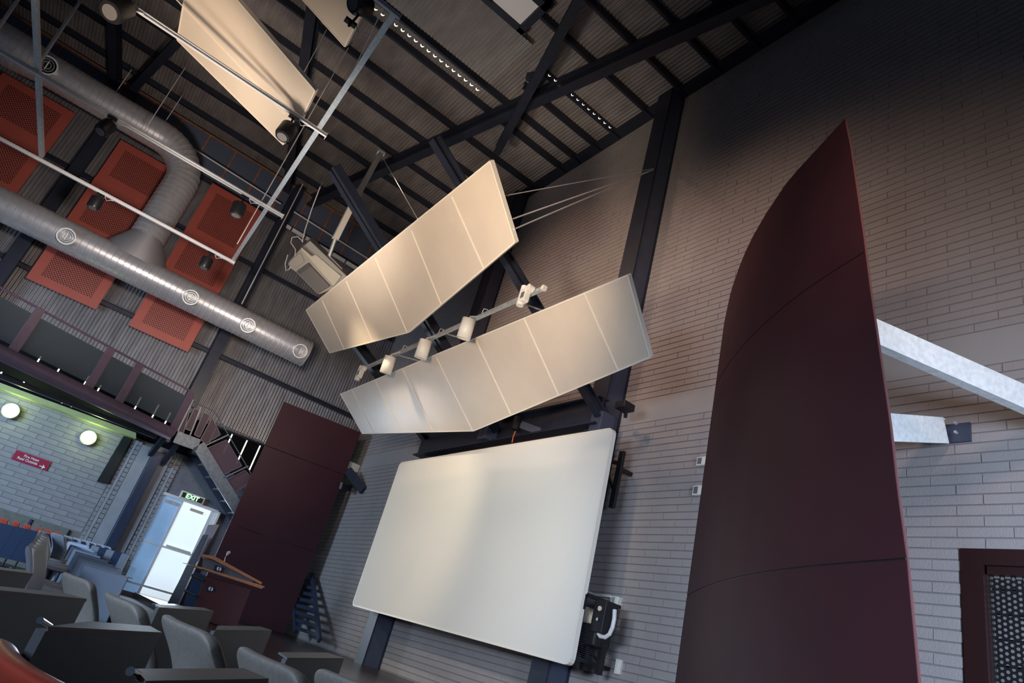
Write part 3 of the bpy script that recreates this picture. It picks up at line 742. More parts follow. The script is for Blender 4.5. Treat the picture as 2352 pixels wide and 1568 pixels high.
def black_lamp(lab, px, py, x, tilt, r=.115, h=.24):
    top = V((x, PX(px, py, x).y, ZT - .02)); c = PX(px, py, x)
    d = V(tilt).normalized()
    t = thing('spot_lamp', lab, 'spotlight', top, 'black spotlights on the tracks')
    part(t, 'stem', MB().tube([top, V((x, top.y, top.z - .08)), c - d * h * .45], .014, 8), m_black)
    part(t, 'track_adaptor', MB().box((x - .03, top.y - .07, top.z - .04), (x + .03, top.y + .07, top.z)), m_black)
    part(t, 'can', MB().tube([c - d * h * .52, c - d * h * .45, c + d * h * .34, c + d * h * .5], [r * .75, r, r, r * .86], 20), m_black, smooth=True)
    part(t, 'lens', MB().tube([c + d * h * .5, c + d * (h * .5 + .008)], r * .62, 18), m_projd)
    part(t, 'lamp_lead', MB().tube([top + V((0, .06, 0)), top + V((0, .13, -.07)), top + V((0, .18, -.02)), top + V((0, .24, .0))], .006, 6), m_cond)
    return t
black_lamp('black spotlight in front of the notched end of the large top reflector', 657, 302, -8.35, (.15, -.1, -1))
black_lamp('black spotlight in front of the upper silver duct', 242, 294, -11.05, (.25, -.2, -1))
black_lamp('black spotlight over the right red panel, highest one', 547, 481, -11.1, (0, .1, -1))
black_lamp('black spotlight over the middle red panel', 219, 466, -13.95, (0, .05, -1))
black_lamp('black spotlight near the end of the lowest track over the right red panel', 473, 604, -13.95, (0, .05, -1))
black_lamp('black spotlight at the top left edge above the short branch beam', 270, 22, -8.3, (.4, -.2, -.9), .15, .30)
black_lamp('large black spotlight at the top edge between reflectors and square bar', 828, 10, -6.2, (.2, -.6, -.6), .13, .22)

# white track in front of the lower reflector
YT = 3.86
ta, tb_ = PY(1250, 651, YT), PY(836, 853, YT); tb_.z = ta.z = (ta.z + tb_.z) / 2
t = thing('lamp_track', 'grey lamp track holding white spotlights between the two reflectors', 'lighting track', ta)
part(t, 'rail', MB().beam(ta, tb_, .05, .05), m_galv); part(t, 'end_cap', MB().beam(ta, ta + V((.05, 0, 0)), .06, .06), m_white); part(t, 'end_cap', MB().beam(tb_, tb_ - V((.05, 0, 0)), .06, .06), m_white)
for sx in (.35, -1.75, -3.6):
    p = V((ta.x - .9 + sx * .9, YT, ta.z)); part(t, 'hanger', MB().tube([p, p + V((0, .55, .12))], .012, 6), m_galv)
def white_lamp(lab, px, py, tilt, dark_inside=True, r=.10, h=.30, nm='spot_lamp'):
    c = PY(px, py, YT - .12); d = V(tilt).normalized()
    t = thing(nm, lab, 'spotlight', c, 'white spotlights on the short track')
    part(t, 'can', MB().tube([c - d * h / 2, c + d * h / 2], r, 26, caps=False), m_white, smooth=True).modifiers.new('th', 'SOLIDIFY').thickness = .006
    part(t, 'back_plate', MB().tube([c - d * h / 2, c - d * (h / 2 - .01)], r * .99, 24), m_white)
    part(t, 'reflector', MB().tube([c + d * (h * .36), c + d * (h * .37)], r * .96, 24), mat('lamp_reflector', (.9, .85, .7), .4, emis=(1, .93, .75), estr=.55))
    tp = V((c.x + .06, YT, ta.z)); part(t, 'knuckle', MB().tube([c - d * h * .5, c - d * h * .62, tp], .014, 8), m_galv)
    part(t, 'lead', MB().tube([tp, tp + V((.08, -.02, .10)), tp + V((.16, 0, .07)), tp + V((.2, 0, 0))], .005, 6), m_cond)
white_lamp('white spotlight nearest the right end of the lamp track', 1071, 755, (-.22, .12, -1))
white_lamp('white spotlight in the middle of the lamp track', 972, 802, (-.22, .12, -1))
white_lamp('smaller looking white spotlight left on the lamp track above the lower reflector', 891, 838, (-.22, .12, -1))
def flood(lab, px, py, w):
    c = PY(px, py, YT - .08); t = thing('flood_lamp', lab, 'floodlight', c, 'white floodlights at the track ends')
    part(t, 'body', MB().box((c.x - .05, c.y - .05, c.z - .11), (c.x + .06, c.y + .05, c.z + .09)), m_white, bev=.02)
    part(t, 'cylinder', MB().tube([c + V((-.06, 0, -.14)), c + V((-.06, 0, .15))], .05, 16), m_white, smooth=True)
    part(t, 'joint_disc', MB().tube([c + V((.08, -.04, .08)), c + V((.08, .04, .08))], .05, 18), m_white, smooth=True)
    part(t, 'recess', MB().box((c.x - .015, c.y - .056, c.z - .07), (c.x + .05, c.y - .050, c.z + .015)), m_grey)
flood('white floodlight at the right end of the lamp track over the strut', 1206, 678, 1)
flood('small cream floodlight at the left end of the lamp track', 828, 856, -1)

# =================================================================== PROJECTOR
DP = 12.6
def pd(x, y, k=0): return PD(x, y, DP + k)
t = thing('ceiling_projector', 'beige grey video projector hanging from a white pole left of the reflector', 'projector', pd(735, 600))
back = (ray(735, 600)).normalized() * .42 + V((0, 0, .10))
part(t, 'casing', MB().prism([pd(662, 602), pd(693, 568), pd(710, 553), pd(799, 636), pd(770, 661), pd(735, 676), pd(729, 675), pd(681, 626), pd(665, 615)], back), m_proj, bev=.02)
part(t, 'top_cover', MB().prism([pd(695, 567, -.05), pd(712, 552, -.05), pd(798, 635, -.05), pd(770, 662, -.05), pd(762, 657, -.05), pd(784, 632, -.05)], back), mat('grey_casing_rim', (.36, .345, .33), .5), bev=.015)
part(t, 'side_cover', MB().prism([pd(690, 571, -.09), pd(693, 568, -.09), pd(716, 588, -.09), pd(725, 584, -.09), pd(784, 634, -.09), pd(766, 658, -.09)], back * .5), m_projl, bev=.012)
part(t, 'filter_door', MB().prism([pd(681, 623, -.07), pd(708, 604, -.07), pd(758, 657, -.07), pd(730, 674, -.07)], back * .4), m_projd, bev=.01)
part(t, 'door_band', MB().prism([pd(681, 623, -.09), pd(708, 604, -.09), pd(714, 611, -.09), pd(687, 630, -.09)], back * .05), mat('door_band_plastic', (.10, .095, .10), .5))
gv = MB()
for i in range(9):
    gv.beam(pd(698 + i * 3.1, 562 + i * 2.7 + 1, -.08), pd(694 + i * 3.1 + 2, 568 + i * 2.7 + 2, -.08), .012, .012)
part(t, 'vent_slots', gv, m_projd)
lp = pd(664, 607); part(t, 'lens_housing', MB().prism([pd(660, 607, -.03), pd(672, 592, -.03), pd(690, 579, -.03), pd(700, 600, -.03), pd(681, 616, -.03), pd(668, 612, -.03)], back * .8), m_proj, bev=.02)
jt = pd(756, 588, .1); tp = PZ(874, 352, 10.45)
t2 = thing('projector_pole', 'telescopic hanging pole in grey and white sections holding the projector', 'pole', jt)
L1, L2, L3 = PD(770, 548, DP + .1), PD(806, 476, DP + .5), tp
part(t2, 'lower_tube', MB().tube([jt, L1], .035, 12), m_galv); part(t2, 'white_section', MB().beam(L1, L2, .11, .11, up=(0, 1, 0)), m_white)
part(t2, 'upper_tube', MB().beam(L2, L3, .11, .11, up=(0, 1, 0)), m_galv); part(t2, 'clamp', MB().tube([L3 + V((0, -.09, 0)), L3 + V((0, .09, 0))], .09, 14), m_galv)
part(t2, 'tie_rod', MB().tube([jt, pd(786, 618, .1)], .012, 6), m_cond)
single('projector_cable', MB().tube([PZ(752, 390, 9.9), pd(735, 430, .3), pd(716, 480, .2), pd(700, 530, .1), pd(694, 556)], .010, 8), m_cond, 'pale cable running from the strut top down to the projector', 'cable')
single('projector_cable', MB().tube([pd(696, 555), pd(684, 543), pd(671, 545), pd(668, 557), pd(679, 573), pd(676, 600), pd(664, 618), pd(657, 622), pd(655, 605), pd(661, 585)], .009, 8), m_cond, 'looped cable at the lens end of the projector', 'cable')

# =================================================================== BALCONY AND STAIR
zb_ = 2.65 + EYE
B0, B1 = PZ(-120, 752, zb_), PZ(392, 996, zb_)
sc = 15.3 / max(1, -((B0.x + B1.x) / 2)); 
t = thing('walkway', 'plum coloured steel walkway edge beam with guard rail above the brick wall', 'balcony', (B1.x, B1.y, zb_))
dr = (B1 - B0).normalized(); perp = V((-dr.y, dr.x, 0))
if perp.x > 0: perp = -perp
part(t, 'edge_beam', MB().tube([B0, B1], .135, 20), m_purple, smooth=True)
part(t, 'deck', MB().hexa([B0 + perp * .1 + V((0, 0, .02)), B1 + perp * .1 + V((0, 0, .02)), B1 + perp * 1.6 + V((0, 0, .02)), B0 + perp * 1.9 + V((0, 0, .02))], [B0 + perp * .1 + V((0, 0, .1)), B1 + perp * .1 + V((0, 0, .1)), B1 + perp * 1.6 + V((0, 0, .1)), B0 + perp * 1.9 + V((0, 0, .1))]), m_matt)
hr = 1.0; r0, r1 = B0 + V((0, 0, hr)), B1 + V((0, 0, hr))
part(t, 'hand_rail', MB().tube([r0 + (r0 - r1) * .3, r1], .022, 10), m_purple)
for q in ((50, 785), (172, 870), (290, 905), (388, 965)):
    p = PZ(q[0], q[1], zb_ + .3); f = max(0, min(1, (p - B0).dot(dr) / (B1 - B0).length)) if q[0] < 380 else 1
    p = B0.lerp(B1, f); part(t, 'rail_post', MB().beam(p, p + V((0, 0, hr)), .05, .16, up=dr), m_purple)
part(t, 'guard_panel', MB().hexa([B0 + V((0, 0, .20)), B1 + V((0, 0, .20)), B1 + perp * .008 + V((0, 0, .20)), B0 + perp * .008 + V((0, 0, .20))], [B0 + V((0, 0, .86)), B1 + V((0, 0, .86)), B1 + perp * .008 + V((0, 0, .86)), B0 + perp * .008 + V((0, 0, .86))]), m_mesh, label='dark see-through guard panel')
part(t, 'under_rail', MB().beam(B0 + V((.0, -.0, -.35)) + perp * .5, B1 + V((0, 0, -.1)) + perp * .5, .1, .08), m_steel)
XS = -16.47
t = thing('steel_stair', 'galvanised steel stair descending behind the maroon panel, with plum mesh guards', 'stair', (XS, 3, 0))
S0, S1, S2_ = PX(403, 1003, XS), PX(456, 1022, XS), PX(545, 1166, XS)
ext = S2_ + (S2_ - S1).normalized() * 2.6
part(t, 'landing_edge', MB().beam(S0 - V((0, 0, 0)), S1, .05, .26), m_galvd)
part(t, 'stringer', MB().beam(S1, ext, .26, .05, up=(1, 0, 0)), m_galvd)
o2 = V((-.9, 0, -.06)); part(t, 'stringer', MB().beam(S1 + o2 * .7, ext + o2 * .7, .2, .05, up=(1, 0, 0)), m_steel_l)
nst = 13
for i in range(nst):
    p = S1.lerp(ext, (i + .5) / nst) + V((0, 0, -.02)); part(t, 'tread', MB().box((p.x - .62, p.y - .13, p.z - .035), (p.x - .02, p.y + .13, p.z - .005)), m_galvd)
def guard(corn):
    pts = [PX(*q, XS) for q in corn]; c = sum(pts, V((0, 0, 0))) / len(pts)
    g = part(t, 'guard_panel', MB().prism(pts, (-.006, 0, 0)), m_pmesh)
    fm = MB()
    for i in range(len(pts)): fm.beam(pts[i], pts[(i + 1) % len(pts)], .02, .035, up=(1, 0, 0))
    part(g, 'panel_frame', fm, m_purple)
guard([(408, 990), (421, 994), (440, 925), (433, 915)]); guard([(424, 984), (441, 990), (460, 942), (446, 938)]); guard([(446, 998), (458, 1004), (482, 954), (467, 947)])
guard([(461, 1008), (470, 1020), (506, 998), (487, 960)]); guard([(474, 1030), (512, 1090), (555, 1070), (520, 1010)]); guard([(520, 1103), (542, 1130), (582, 1100), (562, 1080)])
for a, b in (((408, 990), (443, 918)), ((436, 1000), (461, 935)), ((465, 1026), (525, 998)), ((513, 1097), (570, 1070))):
    part(t, 'rail_post', MB().beam(PX(*a, XS), PX(*b, XS), .03, .05, up=(1, 0, 0)), m_galvd)
part(t, 'hand_rail', MB().tube([PX(443, 921, XS), PX(493, 945, XS), PX(568, 1072, XS), PX(640, 1200, XS)], .012, 8), m_galvd)
part(t, 'hand_rail', MB().tube([PX(495, 970, XL + .3), PX(607, 1017, XL + .3)], .012, 8), m_galvd)
for a, b in (((378, 1004), (345, 1043)), ((408, 1018), (375, 1062))):
    part(t, 'support_arm', MB().beam(PX(*a, XS - .2), PX(*b, XL + .1), .10, .14), m_steel)
single('entry_post', MB().box((XL + .05, yl(303, 1129), .40), (XL + .16, yl(329, 1129), 2.85)), m_navyflat, 'navy blue post between the pale reveals on the left wall', 'post', bev=.01)

# wall lamps, sign
for i, (q, lab) in enumerate((((24, 943), 'round lit wall lamp nearest the left edge of the picture'), ((203, 1005), 'round lit wall lamp beside the dark reveal slot on the left brick wall'))):
    c = PX(*q, XL + .1); t = thing('wall_lamp', lab, 'wall lamp', c, 'round wall lamps on the left brick wall')
    part(t, 'rim', MB().ring(c - V((.09, 0, 0)), (1, 0, 0), .125, .155, .10, 28), m_galv)
    part(t, 'diffuser', MB().tube([c - V((.09, 0, 0)), c, c + V((.03, 0, 0))], [.13, .125, .08], 26), m_bulb, smooth=True)
    pl = bpy.data.lights.new('wall_lamp_light', 'POINT'); pl.energy = 7; pl.color = (.80, 1, .42); pl.shadow_soft_size = .1
    lo = bpy.data.objects.new('wall_lamp_light', pl); COL.objects.link(lo); lo.location = c + V((.22, 0, .05))
pc = [PX(*q, XL + .02) for q in ((37, 1034), (119, 1059), (106, 1082), (26, 1053))]
y0_, y1_ = (pc[0].y + pc[3].y) / 2, (pc[1].y + pc[2].y) / 2; zt_, zb2 = (pc[0].z + pc[1].z) / 2, (pc[2].z + pc[3].z) / 2
t = thing('fire_sign', 'crimson wall sign reading Fire Hose Reel Outside with an arrow', 'sign', (XL, (y0_ + y1_) / 2, zb2))
part(t, 'sign_plate', MB().box((XL - .01, y0_, zb2), (XL + .02, y1_, zt_)), m_signr)
hs = zt_ - zb2; ym = (y0_ + y1_) / 2
text_mesh('Fire Hose', hs * .36, m_signw, t, 'lettering', (XL + .024, ym - .02, zb2 + hs * .70), (0, 1, 0), (0, 0, 1))
text_mesh('Reel Outside', hs * .36, m_signw, t, 'lettering', (XL + .024, ym - .06, zb2 + hs * .34), (0, 1, 0), (0, 0, 1))
ar = MB(); ay, az = y1_ - .10, zb2 + hs * .26
ar.prism([(XL + .021, ay - .06, az - .008), (XL + .021, ay + .01, az - .008), (XL + .021, ay + .01, az + .008), (XL + .021, ay - .06, az + .008)], (.004, 0, 0)).prism([(XL + .021, ay + .05, az), (XL + .021, ay - .005, az + .045), (XL + .021, ay - .005, az + .018), (XL + .021, ay + .015, az), (XL + .021, ay - .005, az - .018), (XL + .021, ay - .005, az - .045)], (.004, 0, 0))
part(t, 'arrow', ar, m_signw)

# =================================================================== DOORS (left)
dt, db = 2.05, -.02
ya, ym_, yb_ = 2.42, yl(418, 1155), 3.60
d1 = struct('door_1', MB().box((XL - .30, ya - .04, db), (XL + .01, ya + .0, dt + .05)).box((XL - .30, yb_, db), (XL + .04, yb_ + .05, dt + .05)).box((XL - .30, ya - .04, dt), (XL + .05, yb_ + .05, dt + .06)), m_alu)
part(d1, 'blue_glass_leaf', MB().box((XL - .015, ya, db), (XL - .005, ym_ - .03, dt)), m_glowb, label='blue tinted frosted glass leaf')
part(d1, 'door_stile', MB().box((XL - .05, ym_ - .035, db), (XL + .01, ym_ + .02, dt)), m_alu)
part(d1, 'door_stile', MB().box((XL - .05, yb_ - .10, db), (XL + .01, yb_, dt)), m_alu)
part(d1, 'bright_glass_leaf', MB().box((XL - .015, ym_ + .02, db), (XL - .005, yb_ - .10, dt)), m_glow, label='bright frosted glass leaf')
for z in (.16, 1.02): part(d1, 'mid_rail', MB().box((XL - .01, ya, z - .02), (XL + .015, yb_, z + .02)), m_alu)
part(d1, 'push_bar', MB().tube([(XL + .06, ym_ + .08, 1.06), (XL + .06, yb_ - .14, 1.06)], .022, 10), m_white)
part(d1, 'door_closer', MB().box((XL - .02, yb_ - .55, dt - .14), (XL + .03, yb_ - .25, dt - .08)), m_projl)
part(d1, 'door_closer', MB().box((XL - .02, ya + .05, dt - .14), (XL + .03, ya + .35, dt - .07)), m_galv)
part(d1, 'door_jamb', MB().box((XL - .02, yb_ + .05, -.02), (XL + .10, yb_ + .10, dt + .03)), m_white)
p = [PX(*q, XL + .1) for q in ((418, 1126), (473, 1143), (465, 1160), (413, 1142))]
ey0, ey1 = (p[0].y + p[3].y) / 2, (p[1].y + p[2].y) / 2; ez1, ez0 = (p[0].z + p[1].z) / 2, (p[2].z + p[3].z) / 2
t = thing('exit_sign', 'green lit EXIT sign above the glass doors', 'exit sign', (XL, (ey0 + ey1) / 2, ez0))
part(t, 'housing', MB().box((XL, ey0, ez0), (XL + .09, ey1, ez1)), m_white, bev=.008)
part(t, 'face', MB().box((XL + .09, ey0 + .03, ez0 + .025), (XL + .094, ey1 - .03, ez1 - .03)), m_exit)
eh = ez1 - ez0; em_ = (ey0 + ey1) / 2
text_mesh('EXIT', eh * .88, m_exitg, t, 'green_letter_glow', (XL + .096, em_ - .010, ez0 + eh * .47), (0, 1, 0), (0, 0, 1), .001, 1.0)
text_mesh('EXIT', eh * .80, m_exitw, t, 'lettering', (XL + .101, em_ + .004, ez0 + eh * .48), (0, 1, 0), (0, 0, 1), .002, 1.05)
# leaflet board and grille beside door
t = thing('notice_board', 'pale pink bordered notice board between the door and the maroon panel', 'board', PD(490, 1220, 12.0))
part(t, 'board', MB().prism([PD(*q, 12.2) for q in ((478, 1205), (504, 1204), (478, 1255), (455, 1290), (445, 1290))], ray(480, 1240).normalized() * .04), mat('pale_pink_board', (.45, .38, .42), .6))
t = thing('grille_cabinet', 'tall dark grey cabinet with a fine ribbed grille beside the glass door', 'cabinet', PD(440, 1300, 11.9))
gp = [PD(*q, 11.9) for q in ((466, 1228), (479, 1228), (410, 1386), (384, 1386))]
part(t, 'casing', MB().prism(gp, ray(440, 1300).normalized() * .25), m_grey)
g_ = MB()
for i in range(46):
    f = i / 46; a = gp[0].lerp(gp[3], f); b = gp[1].lerp(gp[2], f); g_.beam(a.lerp(b, .15), a.lerp(b, .8), .006, .010)
part(t, 'grille', g_, m_black, kind='stuff')

# =================================================================== LECTERN
rL = 12.4; a0 = ray(520, 1360); a0.z = 0; a0.normalize(); OL = E0 + a0 * rL; nL = a0
def LP(x, y, k=0): return PL(x, y, OL + a0 * k, nL)
t = thing('lectern', 'dark red lectern with orange timber edges, microphone and white emblem plates', 'lectern', (OL.x, OL.y, 0))
dp = a0 * .5
part(t, 'body', MB().prism([LP(471, 1322), LP(577, 1352), LP(544, 1440), LP(437, 1420)], dp), m_lec, bev=.006)
part(t, 'side_panel', MB().prism([LP(447, 1312, .15), LP(472, 1322, .05), LP(440, 1412, .05), LP(412, 1412, .15)], dp * .6), m_deskn)
part(t, 'inner_panel', MB().prism([LP(467, 1281, -.02), LP(488, 1286, -.02), LP(583, 1332, -.02), LP(579, 1341, -.02), LP(463, 1308, -.02)], dp * .6), m_grey, bev=.004)
part(t, 'lower_timber_edge', MB().prism([LP(417, 1291, -.10), LP(600, 1352, -.10), LP(609, 1347, -.10), LP(599, 1343, -.10), LP(463, 1302, -.10)], dp * 1.2), m_wood, bev=.004)
part(t, 'upper_timber_edge', MB().prism([LP(462, 1277, -.08), LP(465, 1272, -.08), LP(493, 1277, -.08), LP(602, 1337, -.08), LP(600, 1342, -.08), LP(487, 1284, -.08)], dp), m_wood, bev=.004)
for c in ((503, 1306), (484, 1352)):
    k = -.06 if c[1] < 1320 else -.01
    o = part(t, 'emblem_plate', MB().prism([LP(c[0] - 9, c[1] - 9, k), LP(c[0] + 12, c[1] - 4, k), LP(c[0] + 8, c[1] + 8, k), LP(c[0] - 12, c[1] + 4, k)], a0 * .008), m_deskn)
    eb = MB()
    e1, e2 = (LP(c[0] + 1, c[1], k - .006) - LP(c[0], c[1], k - .006)), (LP(c[0], c[1] + 1, k - .006) - LP(c[0], c[1], k - .006))
    O_ = LP(c[0], c[1], k - .006); rt = (e1 * 1 + e2 * .27); dn = (e2 - e1 * .35)
    bulb = [(-1, -4), (-3, -4.6), (-4, -3), (-5.5, -1.6), (-5.5, .4), (-4.4, 1), (-4, 3), (-2.8, 4.2), (-1, 4)]
    eb.prism([O_ + rt * x + dn * y for x, y in bulb], a0 * .004)
    eb.prism([O_ + rt * (-x + .3) + dn * y for x, y in [(-1, -4), (-3, -4.2), (-4.6, -2.2), (-3.9, -.8), (-5.6, .6), (-4.6, 2), (-4, 3.6), (-1, 4)]], a0 * .004)
    part(o, 'emblem', eb, m_signw)
part(t, 'microphone_stalk', MB().tube([LP(515, 1289), LP(517, 1280), LP(521, 1274)], .008, 8), m_chrome)
part(t, 'microphone_head', MB().tube([LP(520, 1275), LP(524, 1269), LP(529, 1267)], [.012, .028, .02], 10), m_white, smooth=True)
for c in ((440, 1320), (466, 1332)), ((424, 1355), (448, 1367)):
    part(t, 'chrome_handle', MB().tube([LP(*c[0], -.05), LP(*c[1], -.05)], .022, 10), m_chrome, label='chrome handle')

# =================================================================== PERFORATED DOOR (right) and outside
XD0, ZD1 = -2.51, 2.36
d2 = struct('door_2', MB().box((XD0, D - .02, -.0), (XD0 + .16, D + .14, ZD1)).box((XD0 + .161, D - .02, ZD1 - .13), (.2, D + .14, ZD1)).box((XD0 + .15, D + .02, 0), (PY(2274, 1400, D + .04).x, D + .07, ZD1 - .13)).box((XD0 + .15, D + .02, PY(2300, 1322, D + .045).z), (.2, D + .07, ZD1 - .12)), mat('dark_brown_frame', (.028, .010, .010), .4))
X0h, Z1h = PY(2274, 1400, D + .04).x, PY(2300, 1322, D + .045).z; pm = MB()
a_, b_ = .019, .0215      # half cell sizes of the staggered punch pattern
for i in range(50):
    for j in range(44):
        cx = X0h + a_ + i * 2 * a_; cz = Z1h - b_ - j * 2 * b_ - (b_ if i % 2 else 0); n = 8; base = len(pm.v); r = .0128
        for k, (ox, oz) in enumerate(((1, 0), (1, 1), (0, 1), (-1, 1), (-1, 0), (-1, -1), (0, -1), (1, -1))):
            tt = 2 * math.pi * k / n
            pm.v.append(V((cx + math.cos(tt) * r, D + .045, cz + math.sin(tt) * r))); pm.v.append(V((cx + ox * a_, D + .045, cz + oz * b_)))
        for k in range(n):
            p_, q_ = base + 2 * k, base + 2 * ((k + 1) % n); pm.f.append((p_, p_ + 1, q_ + 1, q_))
o = part(d2, 'punched_sheet', pm, m_black, label='black sheet punched with rows of round holes', kind='stuff')
for j in range(9):
    part(d2, 'louvre_bar', MB().box((X0h, D + .10, Z1h - .10 - j * .19), (.2, D + .115, Z1h - .085 - j * .19)), m_black)
gw = single('outdoor_backdrop', MB().box((-5, 8.6, -.5), (4, 8.7, 4)), m_garden, 'pale backdrop for daylight seen through the punched holes of the door', 'wall')  # added backdrop, its pale colour gives the bright daylight behind the holes
light('outdoor_daylight', 'AREA', (0, 7.4, 3.6), (-1, 8.6, 1.5), 95, (.9, .95, 1), 3, 1)
lf = MB()
for i in range(500):
    c = V((random.uniform(-3.2, .6), random.uniform(7.6, 8.4), random.uniform(.3, 1.25) ** 1.0)); s_ = random.uniform(.04, .1)
    a = V((random.uniform(-1, 1), random.uniform(-1, 1), random.uniform(-1, 1))).normalized(); b = a.cross(V((.3, .5, .8))).normalized()
    lf.add([c - a * s_, c + b * s_ * .4, c + a * s_, c - b * s_ * .4], [(0, 1, 2, 3)])
single('shrub', lf, m_leaf, 'green shrub outside behind the lower part of the punched door', 'shrub')

# =================================================================== THINGS ON THE FRONT WALL
def wq(x, y, Y=6.0): return PY(x, y, Y)
t = thing('winch_cage', 'black mesh cage with a winch drum on the wall right of the screen', 'winch', wq(1370, 1520, 5.9))
x1 = PY(1416, 1394, 6.14).x; pt, pb_ = PX(1346, 1364, x1), PX(1398, 1536, x1)
YC, z1, z0, x0 = pt.y, pt.z, pb_.z, x1 - .85
fm = MB()
for x in (x0, x1):
    fm.beam((x, YC, z0), (x, YC, z1), .04, .04, up=(0, 1, 0)); fm.beam((x, YC, z0), (x, D, z0), .04, .04); fm.beam((x, YC, z1), (x, D, z1), .04, .04)
for z in (z0, z1): fm.beam((x0, YC, z), (x1, YC, z), .04, .04)
part(t, 'cage_frame', fm, m_black)
mm = MB(); k = 0; zz = z0
while zz < z1: mm.beam((x0, YC + .02, zz), (x1, YC + .02, zz), .003, .003); mm.beam((x1, YC, zz), (x1, D, zz), .003, .003); zz += .022
part(t, 'cage_mesh', mm, m_steel_l, kind='stuff')
ca, cb = PY(1343, 1413, 5.85), PY(1366, 1424, 5.85)
part(t, 'winch_drum', MB().tube([ca, cb + (cb - ca) * .4], .11, 20), m_yell, label='pale wooden winch drum', smooth=True)
part(t, 'drum_flange', MB().tube([PY(1328, 1416, 5.8), PY(1332, 1417, 5.8)], .13, 20), m_yell)
mp_ = PY(1384, 1422, 5.80); part(t, 'motor', MB().box((mp_.x - .10, mp_.y - .08, mp_.z - .16), (mp_.x + .10, mp_.y + .12, mp_.z + .20)), m_black, bev=.01)
part(t, 'red_button', MB().tube([mp_ + V((.02, -.085, .10)), mp_ + V((.02, -.10, .10))], .028, 14), m_yell)
part(t, 'dial', MB().tube([mp_ + V((.01, -.085, -.02)), mp_ + V((.01, -.095, -.02))], .018, 10), m_chrome)
gm = PY(1352, 1452, 5.8); part(t, 'gearbox', MB().box((gm.x - .26, gm.y - .06, gm.z - .14), (gm.x + .18, gm.y + .2, gm.z + .10)), m_black, bev=.02)
for a, b in (((1352, 1460), (1339, 1538)), ((1387, 1475), (1373, 1548)), ((1324, 1458), (1318, 1505))):
    part(t, 'support_leg', MB().beam(PY(*a, 5.9), PY(*b, 5.95), .07, .07, up=(0, 1, 0)), m_black)
for a, b in (((1330, 1485), (1341, 1515)), ((1357, 1490), (1371, 1520))):
    part(t, 'cross_brace', MB().beam(PY(*a, 5.95), PY(*b, 5.95), .02, .02), m_black)
single('flexible_conduit', MB().tube([PY(*q, 5.78) for q in ((1412, 1400), (1411, 1420), (1407, 1440), (1400, 1456), (1390, 1463), (1379, 1461), (1373, 1452), (1372, 1445))], .024, 10), m_cond, 'looped white flexible conduit inside the winch cage', 'cable')
single('flexible_conduit', MB().tube([PY(*q, 6.15) for q in ((1337, 1356), (1350, 1359), (1362, 1365), (1385, 1367), (1402, 1369), (1408, 1375))], .018, 8), m_cond, 'white conduit running from behind the screen to the socket box', 'cable')
def box_on_wall(nm, lab, px, py, w, h, dpt, m, cat, face=None):
    c_ = PY(px, py, D - dpt / 2); t_ = thing(nm, lab, cat, c_)
    part(t_, 'housing', MB().box((c_.x - w / 2, D - dpt, c_.z - h / 2), (c_.x + w / 2, D, c_.z + h / 2)), m, bev=.006)
    part(t_, 'cover_plate', MB().box((c_.x - w * .36, D - dpt - .004, c_.z - h * .36), (c_.x + w * .1, D - dpt, c_.z + h * .36)), face or m_galv)
    return t_
box_on_wall('socket_box', 'cream socket box at the top right corner of the winch cage', 1415, 1380, .13, .10, .07, m_white, 'socket')
box_on_wall('switch_box', 'blank white switch box on the bricks below right of the winch cage', 1421, 1531, .09, .16, .04, m_white, 'switch', m_white)
box_on_wall('junction_box', 'upper small white junction box at the left edge of the curved panel', 1613, 1060, .13, .11, .06, m_white, 'socket', m_grey)
box_on_wall('junction_box', 'lower small white junction box at the left edge of the curved panel', 1604, 1127, .13, .12, .06, m_white, 'socket', m_grey)
t = thing('wall_truss', 'black ladder-like bracket on the wall just right of the screen', 'bracket', wq(1412, 1100, 6.1))
a, b = PY(1428, 1037, 5.95), PY(1408, 1166, 5.95); b.x = a.x
part(t, 'rail', MB().beam(a, b, .03, .06, up=(0, 1, 0)), m_black); part(t, 'rail', MB().beam(a + V((.05, 0, 0)), b + V((.05, 0, 0)), .02, .05, up=(0, 1, 0)), m_black)
part(t, 'arm', MB().beam(a.lerp(b, .22), PY(1398, 1058, 5.95), .05, .05), m_black); part(t, 'brace', MB().beam(a.lerp(b, .72), PY(1394, 1080, 5.95), .03, .03), m_black)
part(t, 'wall_stub', MB().beam(a.lerp(b, .3), a.lerp(b, .3) + V((0, .25, 0)), .05, .05), m_black)
t = thing('wall_camera', 'small black box sticking out from the tall column', 'bracket', wq(1440, 938, 5.8))
cq = PY(1438, 938, 5.75); part(t, 'housing', MB().box((cq.x - .07, cq.y - .15, cq.z - .05), (cq.x + .12, cq.y + .05, cq.z + .05)), m_black, bev=.01); part(t, 'arm', MB().beam(cq, cq + V((-.2, .2, 0)), .05, .05), m_steel)
t = thing('junction_unit', 'black cylinder on a bracket with an orange lead above the screen', 'motor', wq(1187, 976, 5.7))
cq = PY(1187, 974, 5.55); part(t, 'cylinder', MB().tube([cq + V((0, 0, -.10)), cq + V((0, 0, .12))], .075, 14), m_black, smooth=True)
part(t, 'bracket_arm', MB().beam(cq + V((.05, .05, 0)), cq + V((.35, .25, -.08)), .08, .12), m_steel_l)
part(t, 'orange_lead', MB().tube([PY(1184, 990, 5.5), PY(1179, 1002, 5.48), PY(1176, 1016, 5.5)], .009, 6), m_orangec, label='orange lead')

